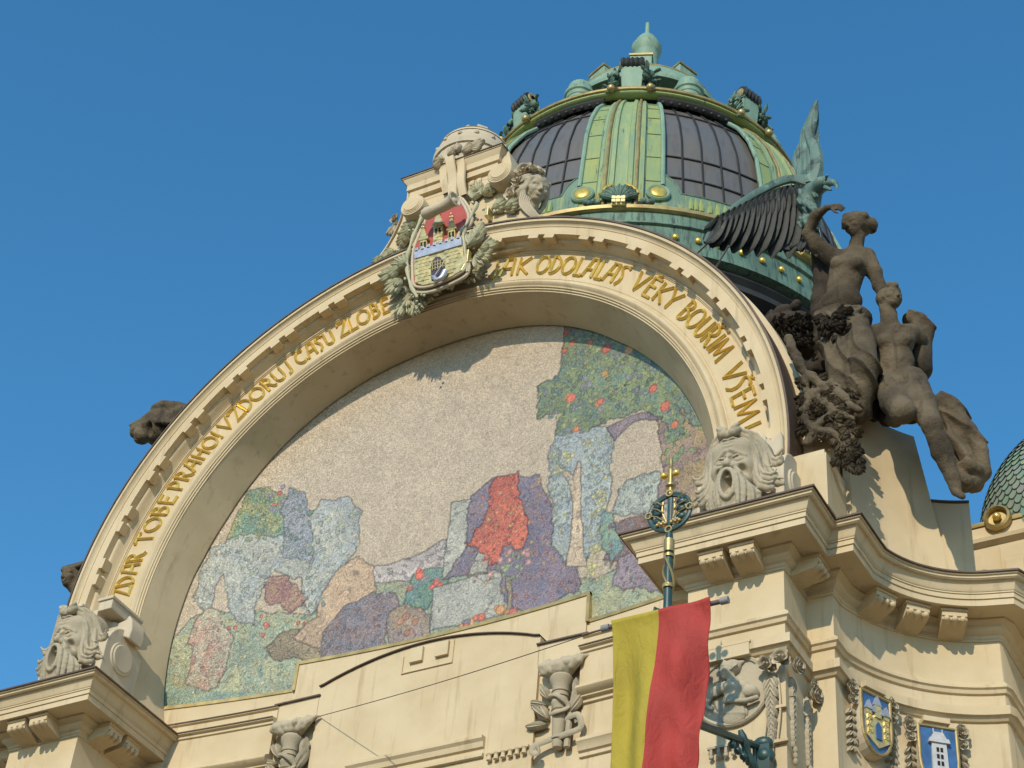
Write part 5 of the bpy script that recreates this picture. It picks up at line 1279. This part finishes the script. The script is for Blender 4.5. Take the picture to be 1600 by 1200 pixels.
# tiled roof: overlapping rounded scales over a curved hip
Cx, Cy, RR, Z0R = 9.75, 5.2, 2.05, 1.05
M = MB(); cols = []; rt = np.random.default_rng(9)
G = [[(Cx+(RR-.06)*math.cos(a*D2R)*math.cos(e*D2R), Cy+(RR-.06)*math.sin(a*D2R)*math.cos(e*D2R), Z0R+RR*math.sin(e*D2R)) for a in np.linspace(150, 300, 40)] for e in np.linspace(-30, 80, 24)]
grid(M, G); cols += [(.16, .22, .17)]*M.n
row = 0
for e in np.arange(-26, 78, 3.6):
    rr = RR*math.cos(e*D2R); st_ = .17/max(rr, .3)/D2R
    for a in np.arange(150+(st_/2 if row % 2 else 0), 300, st_):
        ca_, sa_, ce, se = math.cos(a*D2R), math.sin(a*D2R), math.cos(e*D2R), math.sin(e*D2R)
        c0 = np.array([Cx+RR*ca_*ce, Cy+RR*sa_*ce, .02+Z0R+RR*se]); nn = np.array([ca_*ce, sa_*ce, se]); tt = np.array([-sa_, ca_, 0]); dd = np.cross(nn, tt); dd = dd if dd[2] < 0 else -dd
        pts = [c0-dd*.09-tt*.083, c0-dd*.09+tt*.083]+[c0+dd*(.02+.075*math.sin(t))+tt*.083*math.cos(t)+nn*.028 for t in np.linspace(0, math.pi, 7)]
        b = M.n; M.add(pts, [tuple(range(9))])
        red = e < -14 and (int(a/st_) % 5 < 3)
        cc = (.24, .09, .07) if red else (.235*rt.uniform(.85, 1.15), .30*rt.uniform(.9, 1.1), .235*rt.uniform(.9, 1.1)); cols += [cc]*9
    row += 1
ro = M.build("scale_tiled_roof", TILE, RW, smooth=False, recalc=False)
ca = ro.data.color_attributes.new("Col", 'FLOAT_COLOR', 'POINT'); ca.data.foreach_set("color", np.concatenate([np.array(cols), np.ones((len(cols), 1))], 1).ravel())
M = MB(); G = []
for e in np.linspace(0, 88, 20):
    G.append([(Cx+r_*math.cos(a*D2R)*math.cos(e*D2R), Cy+r_*math.sin(a*D2R)*math.cos(e*D2R), Z0R+r_*math.sin(e*D2R)) for a, r_ in ((186, 1.98), (186, 2.18), (176, 2.18), (176, 1.98))])
grid(M, G, cv=True); M.build("roof_hip_band", CREAM, RW, ang=30)

# ================================================================== FLAG POLE, FLAG, CABLE
FP = thing("flag_pole", "dark green iron flag pole topped with an openwork ring and gilt spike", "flagpole", (5.9, -3.1, -9))
yp = -3.1
top = W(1046, 832, yp); low = W(1057, 945, yp); ax_ = low-top; ax_ = np.array([0, 0, -1.0])
bx, bz = top[0]+.0, top[2]
M = MB(); revolve(M, [(0, -9.5), (.065, -9.5), (.056, -1.6), (.046, -.05), (.038, .0)], (bx, yp, bz), n=16); M.build("pole", POLE, FP)
M = MB(); 
for z0, z1, r in ((-.12, -.30, .066), (-.34, -.38, .066), (-.78, -.83, .072)): revolve(M, [(.05, z1), (r, z1), (r, z0), (.05, z0)], (bx, yp, bz), n=16)
for j in range(3): tube(M, [(bx+.064*math.cos(t+j*2), yp+.064*math.sin(t+j*2), bz-.34-.48*(t/3.1)) for t in np.linspace(0, 3.1, 10)], .014, 5)
M.build("gilt_collar", GOLDW, FP)
rc = W(1043, 802, yp); rr = .275; rc = np.array([bx, yp, bz+rr+.03])
M = MB(); 
tube(M, [rc+rr*np.array([math.cos(a), 0, math.sin(a)]) for a in np.linspace(0, 2*math.pi, 41)], .028, 8); tube(M, [rc+rr*.90*np.array([math.cos(a), 0, math.sin(a)]) for a in np.linspace(0, 2*math.pi, 41)], .02, 6)
tube(M, [rc+np.array([0, 0, -rr]), rc+np.array([0, 0, rr])], .036, 8, .6)
M.build("openwork_ring", POLE, FP)
for s in (-1, 1):
    for z_ in (-.13, .02, .16): M = MB(); ball(M, rc+np.array([s*.155, 0, z_*.77]), .066, sc_=(1.1, .7, .75)); M.build("ring_leaf", POLE, FP)
M = MB()
for s in (-1, 1):
    for z_ in (-.10, .05, .19): z_ *= .77; tube(M, [rc+np.array([s*.24, -.05, z_+.055]), rc+np.array([s*.14, -.07, z_]), rc+np.array([s*.07, -.05, z_-.055])], .008, 5)
    for j in range(5): ball(M, rc+np.array([s*(.04+.027*j), -.04, -.185+.023*(j % 2)]), .026)
    tube(M, spline([rc+np.array([s*.04, 0, -.15]), rc+np.array([s*.085, -.04, 0]), rc+np.array([s*.075, -.04, .15])], 8), .010, 5)
for an in (90, 0, 180, 270):
    q = rc+rr*np.array([math.cos(an*D2R), -.0, math.sin(an*D2R)]); tube(M, [q+.042*np.array([math.cos(a), 0, math.sin(a)])+np.array([0, -.03, 0]) for a in np.linspace(0, 6.28, 13)], .013, 6)
M.build("gilt_flower", GOLDW, FP)
tz = rc[2]+rr
M = MB(); revolve(M, [(.03, 0), (.03, .10), (.065, .12), (.065, .15), (.03, .16), (.036, .24), (.032, .32), (.045, .38), (.02, .42), (.026, .50), (.0, .66)], (bx, yp, tz), n=12); M.build("spike", GOLDW, FP)
for s in (-1, 1): M = MB(); ball(M, (bx+s*.085, yp-.02, tz+.30), .05); M.build("gilt_ball", GOLD, FP)
M = MB(); petal(M, (bx-.05, yp, bz-1.35), (-.35, 0, .95), (.95, 0, .35), (0, -1, 0), .28, .07, .2, .03); M.build("iron_leaf", POLE, FP)
A_ = W(952, 984, yp-.12); B_ = W(1126, 936, yp-.12); B_[2] = A_[2] = (A_[2]+B_[2])/2
# wall arm
M = MB(); q0 = np.array([bx, yp, W(1075, 1105, yp)[2]]); q1 = W(1187, 1168, -.86); q1 = np.array([6.22, -.86, q1[2]])
tube(M, [q0, q1], .05, 8); 
P = spline([q1+np.array([-.05, -.5, -.02]), q1+np.array([.0, -.35, -.3]), q1+np.array([.05, -.15, -.55]), q1+np.array([.05, -.05, -.9])], 14); tube(M, P, [.03+.03*abs(math.sin(i*.8)) for i in range(14)], 8)
for j in range(5): t = j/4; a = q0*(.32-.25*t)+q1*(.68+.25*t); tube(M, [a, a+np.array([.0, .05, -.12-.28*t])], .022, 6); ball(M, a+np.array([0, .02, -.10-.2*t]), .05)
box(M, q1[0]-.06, q1[0]+.16, q1[1]-.10, q1[1]+.10, q1[2]-1.2, q1[2]-.02); ball(M, q1+np.array([.05, -.02, .03]), .13, sc_=(1, .7, .7)); ball(M, q1+np.array([.08, -.02, -.16]), .12)
M.build("wall_arm", POLE, FP)
FL = thing("banner", "yellow and red banner hanging from a crossbar on the green pole", "flag", tuple((A_+B_)/2))
M = MB(); tube(M, [A_, B_], .03, 10); M.build("crossbar", flat("crossbar_metal", (.12, .09, .09), .5), FL)
GCAP = flat("grey_end_cap", (.25, .25, .25), .5)
for q in (A_, B_): M = MB(); d_ = (B_-A_)/np.linalg.norm(B_-A_); s = -1 if q is A_ else 1; tube(M, [q, q+d_*s*.10], .045, 10); M.build("crossbar_end", GCAP, FL)
nu, nv = 70, 110; P = np.zeros((nu, nv, 3)); Cc = np.zeros((nu, nv, 3))
xr0, xr1 = A_[0], B_[0]-.10; z0 = A_[2]; 
for i in range(nu):
    u = i/(nu-1)
    for j in range(nv):
        v = j/(nv-1); d_ = v*4.6
        sh = 1-.205*min(1, d_/2.4)**.9
        x = xr0+.05+(xr1-xr0-.05)*u*sh+.05*v*(1-u)
        wv = .11*math.sin(u*6.5+d_*.9)*min(1, d_*1.2)+.05*math.sin(u*15-d_*1.3+.6)*min(1, d_)+.035*math.sin(d_*5.2+u*9)*u*min(1, d_*.7)+.02*math.sin(d_*11-u*14)*u**2
        P[i, j] = (x, A_[1]+wv-.055*math.exp(-d_*8), z0+.05-d_+.02*math.sin(u*9)*v)
        Cc[i, j] = (.40, .31, .03) if u < .475 else (.40, .055, .04)
V = P.reshape(-1, 3); idx = np.arange(nu*nv).reshape(nu, nv); F = np.stack([idx[:-1, :-1], idx[1:, :-1], idx[1:, 1:], idx[:-1, 1:]], -1).reshape(-1, 4)
me = bpy.data.meshes.new("cloth"); me.from_pydata(V.tolist(), [], F.tolist()); me.update(); ca = me.color_attributes.new("Col", 'FLOAT_COLOR', 'CORNER')
li = np.zeros(len(me.loops), int); me.loops.foreach_get("vertex_index", li)
fc = F.mean(1); fu = (F[:, 0]//nv)/(nu-1); cf = np.where((fu < .475)[:, None], np.array([.41, .32, .03]), np.array([.41, .042, .032])); cl = np.repeat(cf, 4, 0)
ca.data.foreach_set("color", np.concatenate([cl, np.ones((len(cl), 1))], 1).ravel())
me.shade_smooth(); me.materials.append(CLOTH); o = bpy.data.objects.new("cloth", me); sc.collection.objects.link(o); attach(o, FL)
so_ = o.modifiers.new("thick", 'SOLIDIFY'); so_.thickness = .006
CB = MB(); P0 = A_+np.array([0, 0, .0]); P1 = W(500, 1119, .90); tube(CB, [P0+(P1-P0)*t+np.array([0, 0, -.05*math.sin(t*3.14)]) for t in np.linspace(0, 1, 14)], .006, 5)
tag(CB.build("guy_wire", BLKM), "thin dark wire running from the banner crossbar across the blank panel", "wire")

# ================================================================== STATUE GROUP (right)
SG = thing("statue_group", "dark sandstone group of woman with raised arm and seated man on the right pedestal", "statue", (7.3, .8, -.5))
def h_(px, py, y=.8): return W(px, py, y)
def noisef(amp, f): return lambda X, Y, Z: amp*(np.sin(f*X+2*np.sin(f*.6*Z))+np.sin(f*1.4*Z+2*np.sin(f*.8*X))*np.sin(f*Y))
hc = h_(1336, 354, .62)
q = xform(head(), hc, ROT((-.48, -.82, -.22)), .42)
q += [ell(hc+np.array([.06, .06, .07]), (.20, .22, .19), .02), ell(h_(1360, 351, .72), (.12, .13, .12), .03), cap(h_(1322, 338, .50), h_(1350, 338, .55), .06, .08, .02), cap(h_(1319, 344, .48), h_(1318, 356, .5), .045, .035, .02)]
q += [cap(h_(1341, 370, .70), h_(1336, 394, .74), .105, .13, .05), cap(h_(1303, 403, .74), h_(1350, 402, .80), .14, .14, .08)]
q += [ell(h_(1326, 420, .72), (.32, .20, .30), .10), ell(h_(1309, 411, .56), (.12, .11, .12), .05), ell(h_(1337, 412, .58), (.12, .11, .12), .05), ell(h_(1319, 446, .74), (.28, .19, .28), .12), ell(h_(1313, 475, .74), (.35, .24, .27), .12), cap(h_(1314, 455, .59), h_(1313, 458, .585), .02, .02, .01, sub=True)]
q += chain([h_(1298, 400, .72), h_(1278, 384, .60), h_(1263, 366, .46)], [.15, .125, .10], .06)+chain([h_(1263, 364, .46), h_(1274, 338, .32), h_(1291, 325, .22)], [.10, .09, .055], .04)
q += [cap(h_(1291, 325, .22), h_(1303, 323, .20), .045, .05, .02)]
for k, (ex_, ey) in enumerate(((1317, 321), (1320, 324), (1319, 327), (1315, 329))): q += chain([h_(1303, 321+2*k, .20), h_(1311, 320+2.3*k, .17), h_(ex_, ey+1, .17)], [.022, .020, .014], .008)
q += chain([h_(1300, 326, .18), h_(1304, 331, .14), h_(1310, 333, .13)], [.024, .018, .013], .008)
q += chain([h_(1354, 401, .80), h_(1366, 425, .86), h_(1374, 447, .92)], [.145, .12, .10], .05)+chain([h_(1374, 447, .92), h_(1385, 470, .88), h_(1396, 490, .8)], [.10, .08, .06], .04)
hh = h_(1336, 354, .62)
for j in range(9):
    a = -.5+.16*j; q += chain(list(spline([hh+np.array([-.13+.012*j, -.16+.03*j, .10+.01*j]), hh+np.array([.02+.01*j, -.10+.035*j, .235-.01*abs(j-3)]), hh+np.array([.18, -.02+.03*j, .17-.02*j]), hh+np.array([.28, .08+.01*j, .04-.012*j])], 8)), [.018, .028, .032, .034, .034, .032, .028, .02], .008)
sculpt("woman_figure", q, .016, DARKST, SG, amp=.0025, freq=22)
# drapery over her knees and rocks below
q = [ell(h_(1318, 505, .70), (.40, .27, .22), .10)]
q += chain([h_(1328, 500, .62), h_(1344, 535, .32), h_(1352, 575, .12)], [.22, .23, .19], .08)+chain([h_(1352, 575, .12), h_(1348, 615, .30), h_(1340, 645, .42)], [.19, .16, .17], .08)
q += chain([h_(1300, 500, .66), h_(1304, 540, .42), h_(1312, 580, .30)], [.20, .20, .18], .08)+chain([h_(1312, 580, .30), h_(1316, 620, .45), h_(1322, 650, .55)], [.18, .17, .18], .08)
for j in range(15):
    t = j/14; x0 = 1290+60*t; q += chain([h_(x0+4*math.sin(j), 500, .46-.02*j*(1-t)), h_(x0+8-10*t, 545+6*math.cos(j*2), .18-.08*math.sin(t*3)), h_(x0+10-20*t, 600, .16), h_(x0+5-12*t, 650, .3)], [.03, .045, .05, .035], .03)
for (x0, y0_, x1, y1_, x2, y2_) in ((1288, 487, 1312, 500, 1345, 482), (1285, 495, 1310, 512, 1350, 492), (1278, 490, 1290, 510, 1300, 520), (1300, 600, 1325, 598, 1362, 578), (1296, 618, 1330, 612, 1366, 600), (1300, 638, 1330, 634, 1365, 622)):
    q += chain(list(spline([h_(x0, y0_, .45), h_(x1, y1_, .26), h_(x2, y2_, .42)], 8)), [.03, .045, .05, .05, .05, .05, .045, .03], .03)
sculpt("draped_skirt", q, .018, DARKST, SG, amp=.004, freq=13, folds=lambda X, Y, Z: -.062*(1-np.abs(np.sin(9*(X*.95+.25*Z)+1.9*np.sin(2.6*Z+X*2)+.9*np.sin(5*Z+3*Y))))**1.7)
# man
hc = h_(1392, 466, .60)
q = xform(head(), hc, ROT((.86, -.50, -.08)), .41)
q += [ell(hc+np.array([-.05, .06, .06]), (.20, .20, .17), .02), cap(hc+np.array([-.12, -.06, -.02]), hc+np.array([-.14, 0, -.12]), .07, .05, .02), cap(hc+np.array([.02, -.12, .16]), hc+np.array([.12, -.12, .13]), .05, .05, .02)]
q += [cap(h_(1387, 486, .66), h_(1391, 508, .70), .12, .14, .05), cap(h_(1374, 521, .70), h_(1420, 521, .74), .145, .145, .08)]
q += [ell(h_(1397, 537, .68), (.32, .20, .28), .10), ell(h_(1383, 532, .53), (.15, .09, .11), .06), ell(h_(1411, 532, .55), (.15, .09, .11), .06), ell(h_(1401, 568, .68), (.27, .18, .30), .12), ell(h_(1405, 598, .70), (.29, .21, .22), .12)]
for a, b in ((1393, 560), (1406, 560), (1393, 573), (1407, 573)): q.append(ell(h_(a, b, .535), (.055, .03, .05), .03))
q += chain([h_(1388, 604, .62), h_(1400, 628, .28), h_(1410, 643, .02)], [.22, .215, .17], .08)+[ell(h_(1411, 643, .0), (.18, .16, .17), .06)]+chain([h_(1410, 648, .04), h_(1398, 655, .40), h_(1388, 656, .75)], [.12, .11, .07], .05)
q += chain([h_(1424, 598, .64), h_(1440, 632, .38), h_(1455, 662, .16)], [.24, .21, .15], .08)+[ell(h_(1456, 664, .12), (.135, .13, .14), .05)]
q += chain([h_(1457, 668, .16), h_(1472, 705, .28), h_(1488, 745, .38), h_(1494, 766, .42)], [.135, .15, .10, .08], .05)+chain([h_(1494, 768, .42), h_(1504, 776, .30)], [.06, .045], .03)
q += chain([h_(1368, 521, .70), h_(1362, 550, .72), h_(1368, 575, .62)], [.13, .11, .09], .05)+chain([h_(1368, 575, .62), h_(1376, 588, .46), h_(1384, 592, .30)], [.09, .07, .06], .04)
for k in range(4): q += chain([h_(1383+3*k, 590, .24), h_(1384+5*k, 600, .14), h_(1383+6*k, 607, .12)], [.024, .021, .015], .008)
q += chain([h_(1424, 520, .76), h_(1436, 530, .92), h_(1432, 500, 1.0)], [.13, .115, .09], .05)
q += chain([h_(1420, 514, .64), h_(1404, 510, .55), h_(1400, 518, .5)], [.06, .045, .03], .02)
sculpt("seated_man", q, .016, DARKST, SG, amp=.0025, freq=22)
# crouching figure behind, cloak, rocks
q = chain([h_(1420, 498, 1.0), h_(1436, 502, 1.05), h_(1444, 520, 1.05), h_(1440, 550, 1.1), h_(1437, 575, 1.1)], [.10, .13, .14, .13, .16], .05)+[ell(h_(1440, 508, 1.0), (.12, .12, .13), .03)]
q += chain([h_(1466, 625, .80), h_(1492, 640, .82), h_(1515, 672, .85), h_(1533, 705, .9), h_(1537, 738, .95), h_(1520, 752, .9)], [.08, .10, .10, .10, .11, .12], .04)
q += chain([h_(1480, 640, 1.0), h_(1500, 700, 1.05), h_(1515, 745, 1.1)], [.22, .26, .20], .08)
q += chain([h_(1500, 730, .7), h_(1515, 727, .7), h_(1530, 734, .8)], [.05, .07, .06], .03)+chain([h_(1500, 738, .7), h_(1498, 750, .66), h_(1510, 752, .72)], [.05, .04, .05], .03)
q += [cap(h_(1474, 668, 1.0), h_(1502, 752, 1.0), .17, .16, .05)]
for j in range(5): q += chain([h_(1474+3*j, 650+8*j, .78), h_(1492+5*j, 690+6*j, .74), h_(1505+4*j, 722+3*j, .80)], [.02, .035, .02], .03)
sculpt("cloaked_back_figure", q, .020, DARKST, SG, amp=.005, freq=9, folds=lambda X, Y, Z: -.055*(1-np.abs(np.sin(8*(X*.8+.5*Z)+1.6*np.sin(3*Z+2*X))))**1.8)
q = []
rr_ = np.random.default_rng(21)
for x, y, d, r in ((1212, 505, .55, .17), (1222, 490, .6, .17), (1235, 505, .6, .19), (1228, 525, .6, .17), (1214, 525, .65, .12), (1248, 500, .7, .18), (1262, 520, .75, .22), (1255, 545, .75, .20), (1275, 545, .8, .24), (1290, 520, .8, .22), (1285, 570, .8, .22), (1300, 600, .8, .24), (1330, 630, .8, .22), (1360, 640, .85, .20), (1390, 650, .85, .18), (1310, 640, .7, .15), (1345, 655, .8, .12), (1425, 650, .85, .14), (1245, 480, .8, .10), (1270, 575, .7, .14), (1262, 600, .6, .12), (1375, 530, 1.0, .20), (1372, 560, 1.0, .20), (1368, 590, 1.0, .22)):
    q.append(ell(h_(x, y, d), (r*rr_.uniform(.8, 1.2), r*.9, r*rr_.uniform(.8, 1.2)), .05))
q += chain([h_(1278, 392, .98), h_(1284, 420, 1.02), h_(1288, 450, 1.0), h_(1284, 490, .95)], [.10, .15, .17, .20], .06)
sculpt("rock_base", q, .021, SOOT, SG, amp=.020, freq=9)
M = MB(); 
for j in range(34):
    x, y = rr_.uniform(1285, 1325), rr_.uniform(494, 530); leaf_fan(M, h_(x, y, .10+.3*rr_.random()), rr_.uniform(150, 400), .17, 4, 100, y_up=.08)
for j in range(120):
    t = rr_.random(); x = 1215+t*45+rr_.normal(0, 6); y = 495+50*rr_.random(); leaf_fan(M, h_(x, y, .42+.15*rr_.random()), rr_.uniform(0, 360), .11, 3, 110, y_up=.05)
M.build("carved_foliage", SOOT, SG, ang=60)
# tangle of boughs and leaves hanging down over the pedestal corner
q = []
rg = [((1262, 585), (1292, 610), (1318, 650)), ((1270, 612), (1300, 640), (1332, 655)), ((1256, 640), (1280, 615), (1300, 600)), ((1262, 690), (1285, 660), (1310, 640)), ((1290, 620), (1312, 668), (1338, 690)), ((1258, 655), (1275, 672), (1300, 675), (1325, 700)), ((1300, 600), (1325, 630), (1345, 640)), ((1246, 560), (1258, 590), (1262, 630)), ((1232, 530), (1246, 565), (1262, 585))]
for L_ in rg:
    P = spline([h_(a, b, -.18-.05*rr_.random()) for a, b in L_], 9); q += chain(list(P), [.07, .075, .07, .065, .06, .055, .05, .045, .03], .02)
for j in range(46):
    t = rr_.random(); x = 1256+70*t+rr_.normal(0, 4); y = 600+80*rr_.random()+20*t
    q.append(ell(h_(x, y, -.05), (.09, .08, .08), .04))
for j in range(14): q.append(ell(h_(1300+j*2.6+rr_.normal(0, 4), 670+j*4.5, -.02), (.09, .07, .08), .03))
sculpt("hanging_boughs", q, .018, DARKST, SG, amp=.013, freq=16)
M = MB()
for j in range(150):
    t = rr_.random(); x = 1252+88*t+rr_.normal(0, 3); y = 590+85*rr_.random()+28*t
    if x > 1345 or (x < 1290 and y > 690): continue
    leaf_fan(M, h_(x, y, -.20+.08*rr_.random()), rr_.uniform(150, 390), rr_.uniform(.10, .17), 4, 110, y_up=.06)
for j in range(40):
    t = j/39; leaf_fan(M, h_(1304+38*t+rr_.normal(0, 7), 668+66*t+rr_.normal(0, 5), -.16), rr_.uniform(200, 360), .15, 4, 100, y_up=.06)
M.build("hanging_leaves", DARKST, SG, ang=60)

# ================================================================== EAGLE
EG = thing("bronze_eagle", "green bronze eagle with spread wings landing beside the stone woman", "eagle statue", tuple(W(1265, 310, .55)))
hc = W(1284, 288, .36)
q = [ell(hc, (.14, .14, .115), .03), cap(hc, W(1270, 300, .5), .10, .17, .05), ell(W(1264, 315, .58), (.20, .20, .27), .06), ell(W(1268, 345, .66), (.15, .16, .25), .06), cap(W(1262, 285, .6), W(1248, 282, .6), .14, .10, .05), cap(hc+np.array([.07, -.05, .05]), hc+np.array([.14, -.12, .03]), .03, .025, .01)]
for j in range(60):
    a = rr_.uniform(0, 1); x = 1262+rr_.normal(0, 8); y = 292+60*a; dq = W(x, y, .42-.02*rr_.random()); q.append(cap(dq, dq+np.array([.03, .02, -.09]), .035, .018, .01))
q += chain([W(1264, 350, .75), W(1266, 372, .80)], [.14, .07], .03)
sculpt("eagle_body", q, .013, EAGLE, EG)
M = MB(); bk = [W(1292, 286, .28), W(1301, 285, .22), W(1307, 289, .19), W(1308, 297, .18)]; tube(M, spline(bk, 10), [.075, .07, .064, .058, .05, .042, .034, .025, .014, .004], 10); tube(M, [W(1290, 293, .29), W(1299, 297, .24)], [.05, .015], 8)
M.build("beak", EAGLE, EG)
M = MB(); ball(M, W(1291, 281, .20), .025); M.build("eye", DARK, EG)
def wing(name, outline, y0, th, arm, feathers, mat=EAGLE):
    q = []
    M = MB()
    for (x0, y0_, d0), (x1, y1_, d1), wd in feathers:
        a, b = W(x0, y0_, d0), W(x1, y1_, d1); L = np.linalg.norm(b-a); d = (b-a)/L; sd = np.cross(d, (0, 1, 0)); sd /= np.linalg.norm(sd); up = np.cross(sd, d); up = up if up[1] < 0 else -up
        petal(M, a, d, sd, up, L, wd, rng.uniform(-.02, .03), 0, n=8, thick=.010)
    M.build(name, mat, EG, ang=50)
fe = []
for i in range(15):
    t = i/14; rt_ = (1258-122*t, 292+32*t+14*t*t, .55-.85*t); 
    tip = (1252-150*t**.75, 398-2*t-18*t*t+ (6 if i % 2 else -4), .75-1.0*t)
    if i == 14: tip = (1101, 381, -.28)
    fe.append((rt_, tip, .19))
for i in range(17):
    t = i/16; rt_ = (1256-128*t, 288+33*t+16*t*t, .50-.87*t); fe.append((rt_, (rt_[0]-6-14*t, rt_[1]+44-8*t, rt_[2]+.12), .12))
for i in range(16):
    t = i/15; rt_ = (1254-132*t, 283+32*t+22*t*t, .48-.88*t); fe.append((rt_, (rt_[0]-6-16*t, rt_[1]+24-2*t, rt_[2]+.05), .07))
wing("lower_wing", None, .5, .1, None, fe, SOOT_SHADE)  # black feathers carry the underside's shade as well as soot
LE = [(1258, 286, .56), (1225, 287, .42), (1190, 300, .22), (1155, 322, .02), (1125, 345, -.15), (1103, 376, -.24)]
TE = [(1258, 384, .70), (1238, 388, .62), (1205, 382, .45), (1172, 378, .25), (1140, 378, .0), (1108, 382, -.2)]
M = MB(); G = []
for a, b in zip(spline(LE, 16), spline(TE, 16)):
    A0, B0 = W(*a)+np.array([0, .05, 0]), W(*b)+np.array([0, .05, 0]); G.append([A0, A0*.66+B0*.34+np.array([0, .06, 0]), A0*.33+B0*.67+np.array([0, .06, 0]), B0, B0+np.array([0, .03, 0]), A0+np.array([0, .12, 0])])
grid(M, G, cv=True); M.build("wing_membrane", SOOT_SHADE, EG)
M = MB(); P = spline([W(1262, 286, .55), W(1235, 280, .40), W(1205, 290, .20), W(1165, 312, -.05), W(1135, 335, -.2), W(1110, 362, -.28), W(1101, 378, -.30)], 24); tube(M, P, list(np.linspace(.10, .025, 24)), 8, .6); M.build("wing_leading_edge", EAGLE, EG)
fe = []
for i in range(12):
    t = i/11; fe.append(((1250+3*t+8*t, 284-20*t, .62), (1243+30*t+ (4 if t > .5 else 0), 235-60*t+ (30*t*t if t > .7 else 0), .72), .10))
for i in range(10):
    t = i/9; fe.append(((1252+18*t, 262-5*t, .60), (1262+12*t-8*(1-t), 200-42*t, .74), .075))
for i in range(6):
    t = i/5; fe.append(((1262+9*t, 215-4*t, .6), (1268+8*t, 175-17*t, .66), .055))
for i in range(12):
    t = i/11; fe.append(((1246+32*t, 284-2*t, .52), (1250+26*t, 248-8*math.sin(t*3), .56), .07))
wing("raised_wing", None, .5, .1, None, fe)
M = MB(); P = spline([W(1268, 290, .58), W(1276, 262, .56), W(1274, 235, .60), W(1264, 208, .64), W(1268, 180, .66), W(1276, 158, .66)], 20); tube(M, P, list(np.linspace(.15, .035, 20)), 8, .8); ball(M, W(1277, 258, .56), .11); M.build("raised_wing_arm", EAGLE, EG)
fe = [((1255+4*i, 350, .75), (1206+14*i, 376+5*i, .60), .10) for i in range(6)]
wing("tail", None, .5, .1, None, fe, SOOT_SHADE)
for a, b in (((1106, 380), (1083, 402)), ((1139, 384), (1117, 420))):
    M = MB(); tube(M, [W(*a, -.15), W(*b, .1)], .016, 6); M.build("support_rod", flat("steel_rod", (.2, .19, .18), .5), EG)

# ================================================================== STATUES PEEPING OUT ON THE LEFT
LG = thing("stone_bust", "dark stone head with windswept hair peeping out behind the left edge of the arch", "statue", tuple(W(112, 905, .4)))
hc = W(111, 903, .35); q = xform(head(), hc, ROT((-.15, -.96, -.12)), .44); q += [ell(hc+np.array([0, .1, .08]), (.22, .22, .20), .03)]
for j in range(8): q += chain([hc+np.array([-.16+.05*j, -.08, .16]), hc+np.array([-.22+.07*j, .0, .24]), hc+np.array([-.1+.09*j, .15, .2-.02*j])], [.04, .06, .05], .02)
q += [cap(hc+np.array([0, .05, -.1]), hc+np.array([.3, .2, -.3]), .12, .22, .05)]
sculpt("head_and_hair", q, .014, DARKST, LG, amp=.004, freq=20)
LB = thing("stone_shoulder_figure", "dark stone crouching figure seen from the back above the left side of the arch", "statue", tuple(W(245, 660, .5)))
q = [ell(W(222, 672, .30), (.24, .22, .20), .05), cap(W(214, 664, .2), W(201, 664, .1), .07, .015, .03), ell(W(222, 682, .25), (.17, .18, .13), .05), cap(W(240, 665, .4), W(262, 660, .6), .26, .30, .08), ell(W(258, 645, .5), (.28, .3, .16), .06), cap(W(270, 650, .6), W(300, 660, .8), .28, .3, .08), ell(W(250, 680, .5), (.24, .3, .22), .06), ell(W(233, 668, .2), (.05, .14, .16), .03, sub=True)]
for j in range(8): q += chain([W(238+6*j, 642+rr_.normal(0, 2), .3), W(244+6*j, 660, .2)], [.05, .04], .02)
sculpt("crouching_body", q, .018, DARKST, LB, amp=.011, freq=14)
